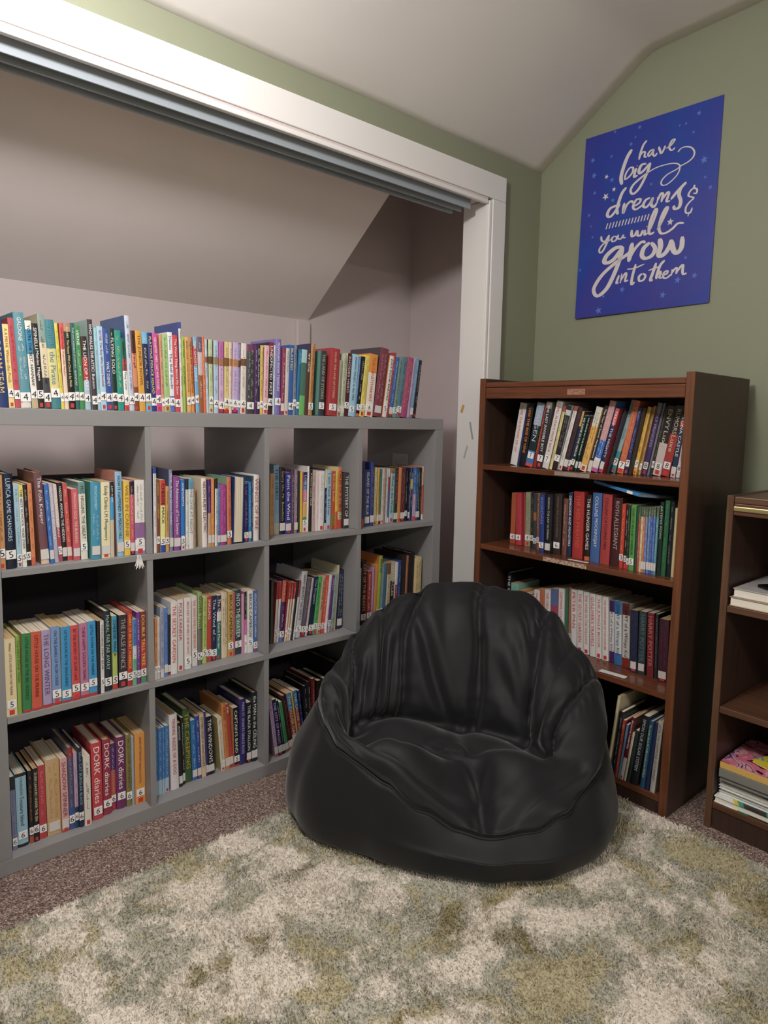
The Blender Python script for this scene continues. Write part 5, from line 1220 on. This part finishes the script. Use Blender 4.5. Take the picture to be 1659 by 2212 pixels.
# ------------------------------------------------------------------ rug
rug = empty('shag_rug', (0.2, -1.3, 0)); tag(rug, 'thick shaggy rug in cream, sage and olive patches covering the carpet', 'rug')
def rug_mat():
    mm = mat('shag_pile', hexc('c8bfa8'), 0.95, 0.1); nt, N, L, b = nodes(mm)
    g = N.new('ShaderNodeTexCoord'); mp = N.new('ShaderNodeMapping'); mp.inputs['Scale'].default_value = (1, 1, 0.0); L.new(g.outputs['Object'], mp.inputs['Vector']); v0 = mp.outputs['Vector']
    nd = noise(nt, v0, 38, 3, 0.6); sc_ = N.new('ShaderNodeVectorMath'); sc_.operation = 'SCALE'; sc_.inputs['Scale'].default_value = 0.035; L.new(nd.outputs['Color'], sc_.inputs[0])
    ad_ = N.new('ShaderNodeVectorMath'); ad_.operation = 'ADD'; L.new(v0, ad_.inputs[0]); L.new(sc_.outputs[0], ad_.inputs[1]); v = ad_.outputs[0]
    def n4d(scale, w, det=5, rough=0.6, dist=0.4):
        n_ = noise(nt, v, scale, det, rough, dist); n_.noise_dimensions = '4D'; n_.inputs['W'].default_value = w; return n_
    cream = hexc('ece2d4'); sage = hexc('b7b4a4'); olive = hexc('9c8f68'); tan = hexc('c4b998')
    base = ramp(nt, [(0.44, tan), (0.49, sage), (0.52, hexc('c6c0b0')), (0.56, cream)]); L.new(n4d(4.3, 1.2, 6, 0.68).outputs['Fac'], base.inputs['Fac'])
    m1 = ramp(nt, [(0.54, (0,0,0,1)), (0.62, (0.9,0.9,0.9,1))]); L.new(n4d(5.6, 7.3, 6, 0.66).outputs['Fac'], m1.inputs['Fac'])
    mx = N.new('ShaderNodeMix'); mx.data_type = 'RGBA'; L.new(m1.outputs['Color'], mx.inputs[0]); L.new(base.outputs['Color'], mx.inputs[6]); mx.inputs[7].default_value = olive
    m2 = ramp(nt, [(0.52, (0,0,0,1)), (0.58, (1,1,1,1))]); L.new(n4d(4.8, 3.1, 6, 0.68).outputs['Fac'], m2.inputs['Fac'])
    mx2 = N.new('ShaderNodeMix'); mx2.data_type = 'RGBA'; L.new(m2.outputs['Color'], mx2.inputs[0]); L.new(mx.outputs[2], mx2.inputs[6]); mx2.inputs[7].default_value = cream
    n4 = noise(nt, v, 120, 2, 0.5); r4 = ramp(nt, [(0.3, (0.80, 0.80, 0.80, 1)), (0.7, (1, 1, 1, 1))]); L.new(n4.outputs['Fac'], r4.inputs['Fac'])
    mx3 = N.new('ShaderNodeMix'); mx3.data_type = 'RGBA'; mx3.blend_type = 'MULTIPLY'; mx3.inputs[0].default_value = 1; L.new(mx2.outputs[2], mx3.inputs[6]); L.new(r4.outputs['Color'], mx3.inputs[7])
    L.new(mx3.outputs[2], b.inputs['Base Color'])
    b.inputs['Sheen Weight'].default_value = 0.2
    return mm
M_RUG = rug_mat()
RX0, RX1, RY0, RY1 = -1.15, 1.452, -3.0, -0.205
bm_ = MB().box(RX0+0.004-0.2, RX1-0.006-0.2, RY0+0.004+1.3, RY1-0.006+1.3, 0.0005, 0.009); bm_.build('backing', M_RUG, rug)
# pile: leaning strands over the part of the rug the photograph looks at
NB = 270000
px = rng.uniform(RX0, RX1, NB*3); py = rng.uniform(RY0, RY1, NB*3)
rel = np.stack([px-CAM.x, py-CAM.y], 1); f2 = np.array([0.685, 0.728]); r2_ = np.array([0.728, -0.685]); fd = rel@f2; rd = rel@r2_
keep = (fd > 0.45) & (np.abs(rd+0.02) < 0.62*fd+0.12)
keep &= ~((((px-CB_.x)*RV.x+(py-CB_.y)*RV.y-RX)/0.43)**2 + (((px-CB_.x)*DV.x+(py-CB_.y)*DV.y)/0.33)**2 < 1)
dens = np.clip(1.7/np.maximum(fd, 0.4), 0.5, 1.6)/1.6; keep &= rng.uniform(0, 1, len(px)) < dens
px = px[keep][:NB]; py = py[keep][:NB]; n = len(px)
edge = 0.006*np.sin(py*23)+0.004*np.sin(py*61+1); px = np.where(px > RX1-0.05, px+edge*(px-(RX1-0.05))/0.05, px)
lx = np.array([mn_.noise(Vector((a_*7, b_*7, 0))) for a_, b_ in zip(px[::20], py[::20])]).repeat(20)[:n] if False else None
ph_ = np.sin(px*9+np.sin(py*7)*2)+np.sin(py*11+px*4)
az = ph_*1.1+rng.normal(0, 2.6, n); tilt = np.abs(rng.normal(0.50, 0.35, n)); hl = rng.uniform(0.008, 0.016, n)
hl *= 1+0.15*np.sin(px*31+py*17); wd = rng.uniform(0.0010, 0.0020, n)*np.clip(fd[keep][:NB]/1.4, 0.75, 1.5)
dx = np.cos(az); dy = np.sin(az); sa = rng.uniform(0, np.pi, n); sx, sy2 = np.cos(sa)*wd, np.sin(sa)*wd
def P3(t_, k_):
    r_ = hl*np.sin(tilt)*t_**1.6; zz = hl*np.cos(tilt*0.9)*t_*(1-0.22*t_); return px-0.2+dx*r_, py+1.3+dy*r_, 0.006+zz
co = np.empty((n, 5, 3), dtype=np.float32)
for idx, (t_, s_) in enumerate(((0, 1), (0, -1), (0.6, 0.9), (0.6, -0.9), (1.0, 0))):
    a_, b_, c_ = P3(t_, 0); co[:, idx, 0] = a_+sx*s_; co[:, idx, 1] = b_+sy2*s_; co[:, idx, 2] = c_
me = bpy.data.meshes.new('pile'); me.vertices.add(n*5); me.vertices.foreach_set('co', co.ravel())
base = (np.arange(n)*5)[:, None]
quads = base+np.array([[0, 1, 3, 2]]); tris = base+np.array([[2, 3, 4]])
loops = np.concatenate([quads, tris], 1).ravel().astype(np.int32); me.loops.add(len(loops)); me.loops.foreach_set('vertex_index', loops)
starts = np.stack([np.arange(n)*7, np.arange(n)*7+4], 1).ravel().astype(np.int32); tot = np.tile(np.array([4, 3], dtype=np.int32), n)
me.polygons.add(2*n); me.polygons.foreach_set('loop_start', starts); me.polygons.foreach_set('loop_total', tot); me.update(calc_edges=True)
pl = link('pile', me, M_RUG, rug); pl['kind'] = 'stuff'
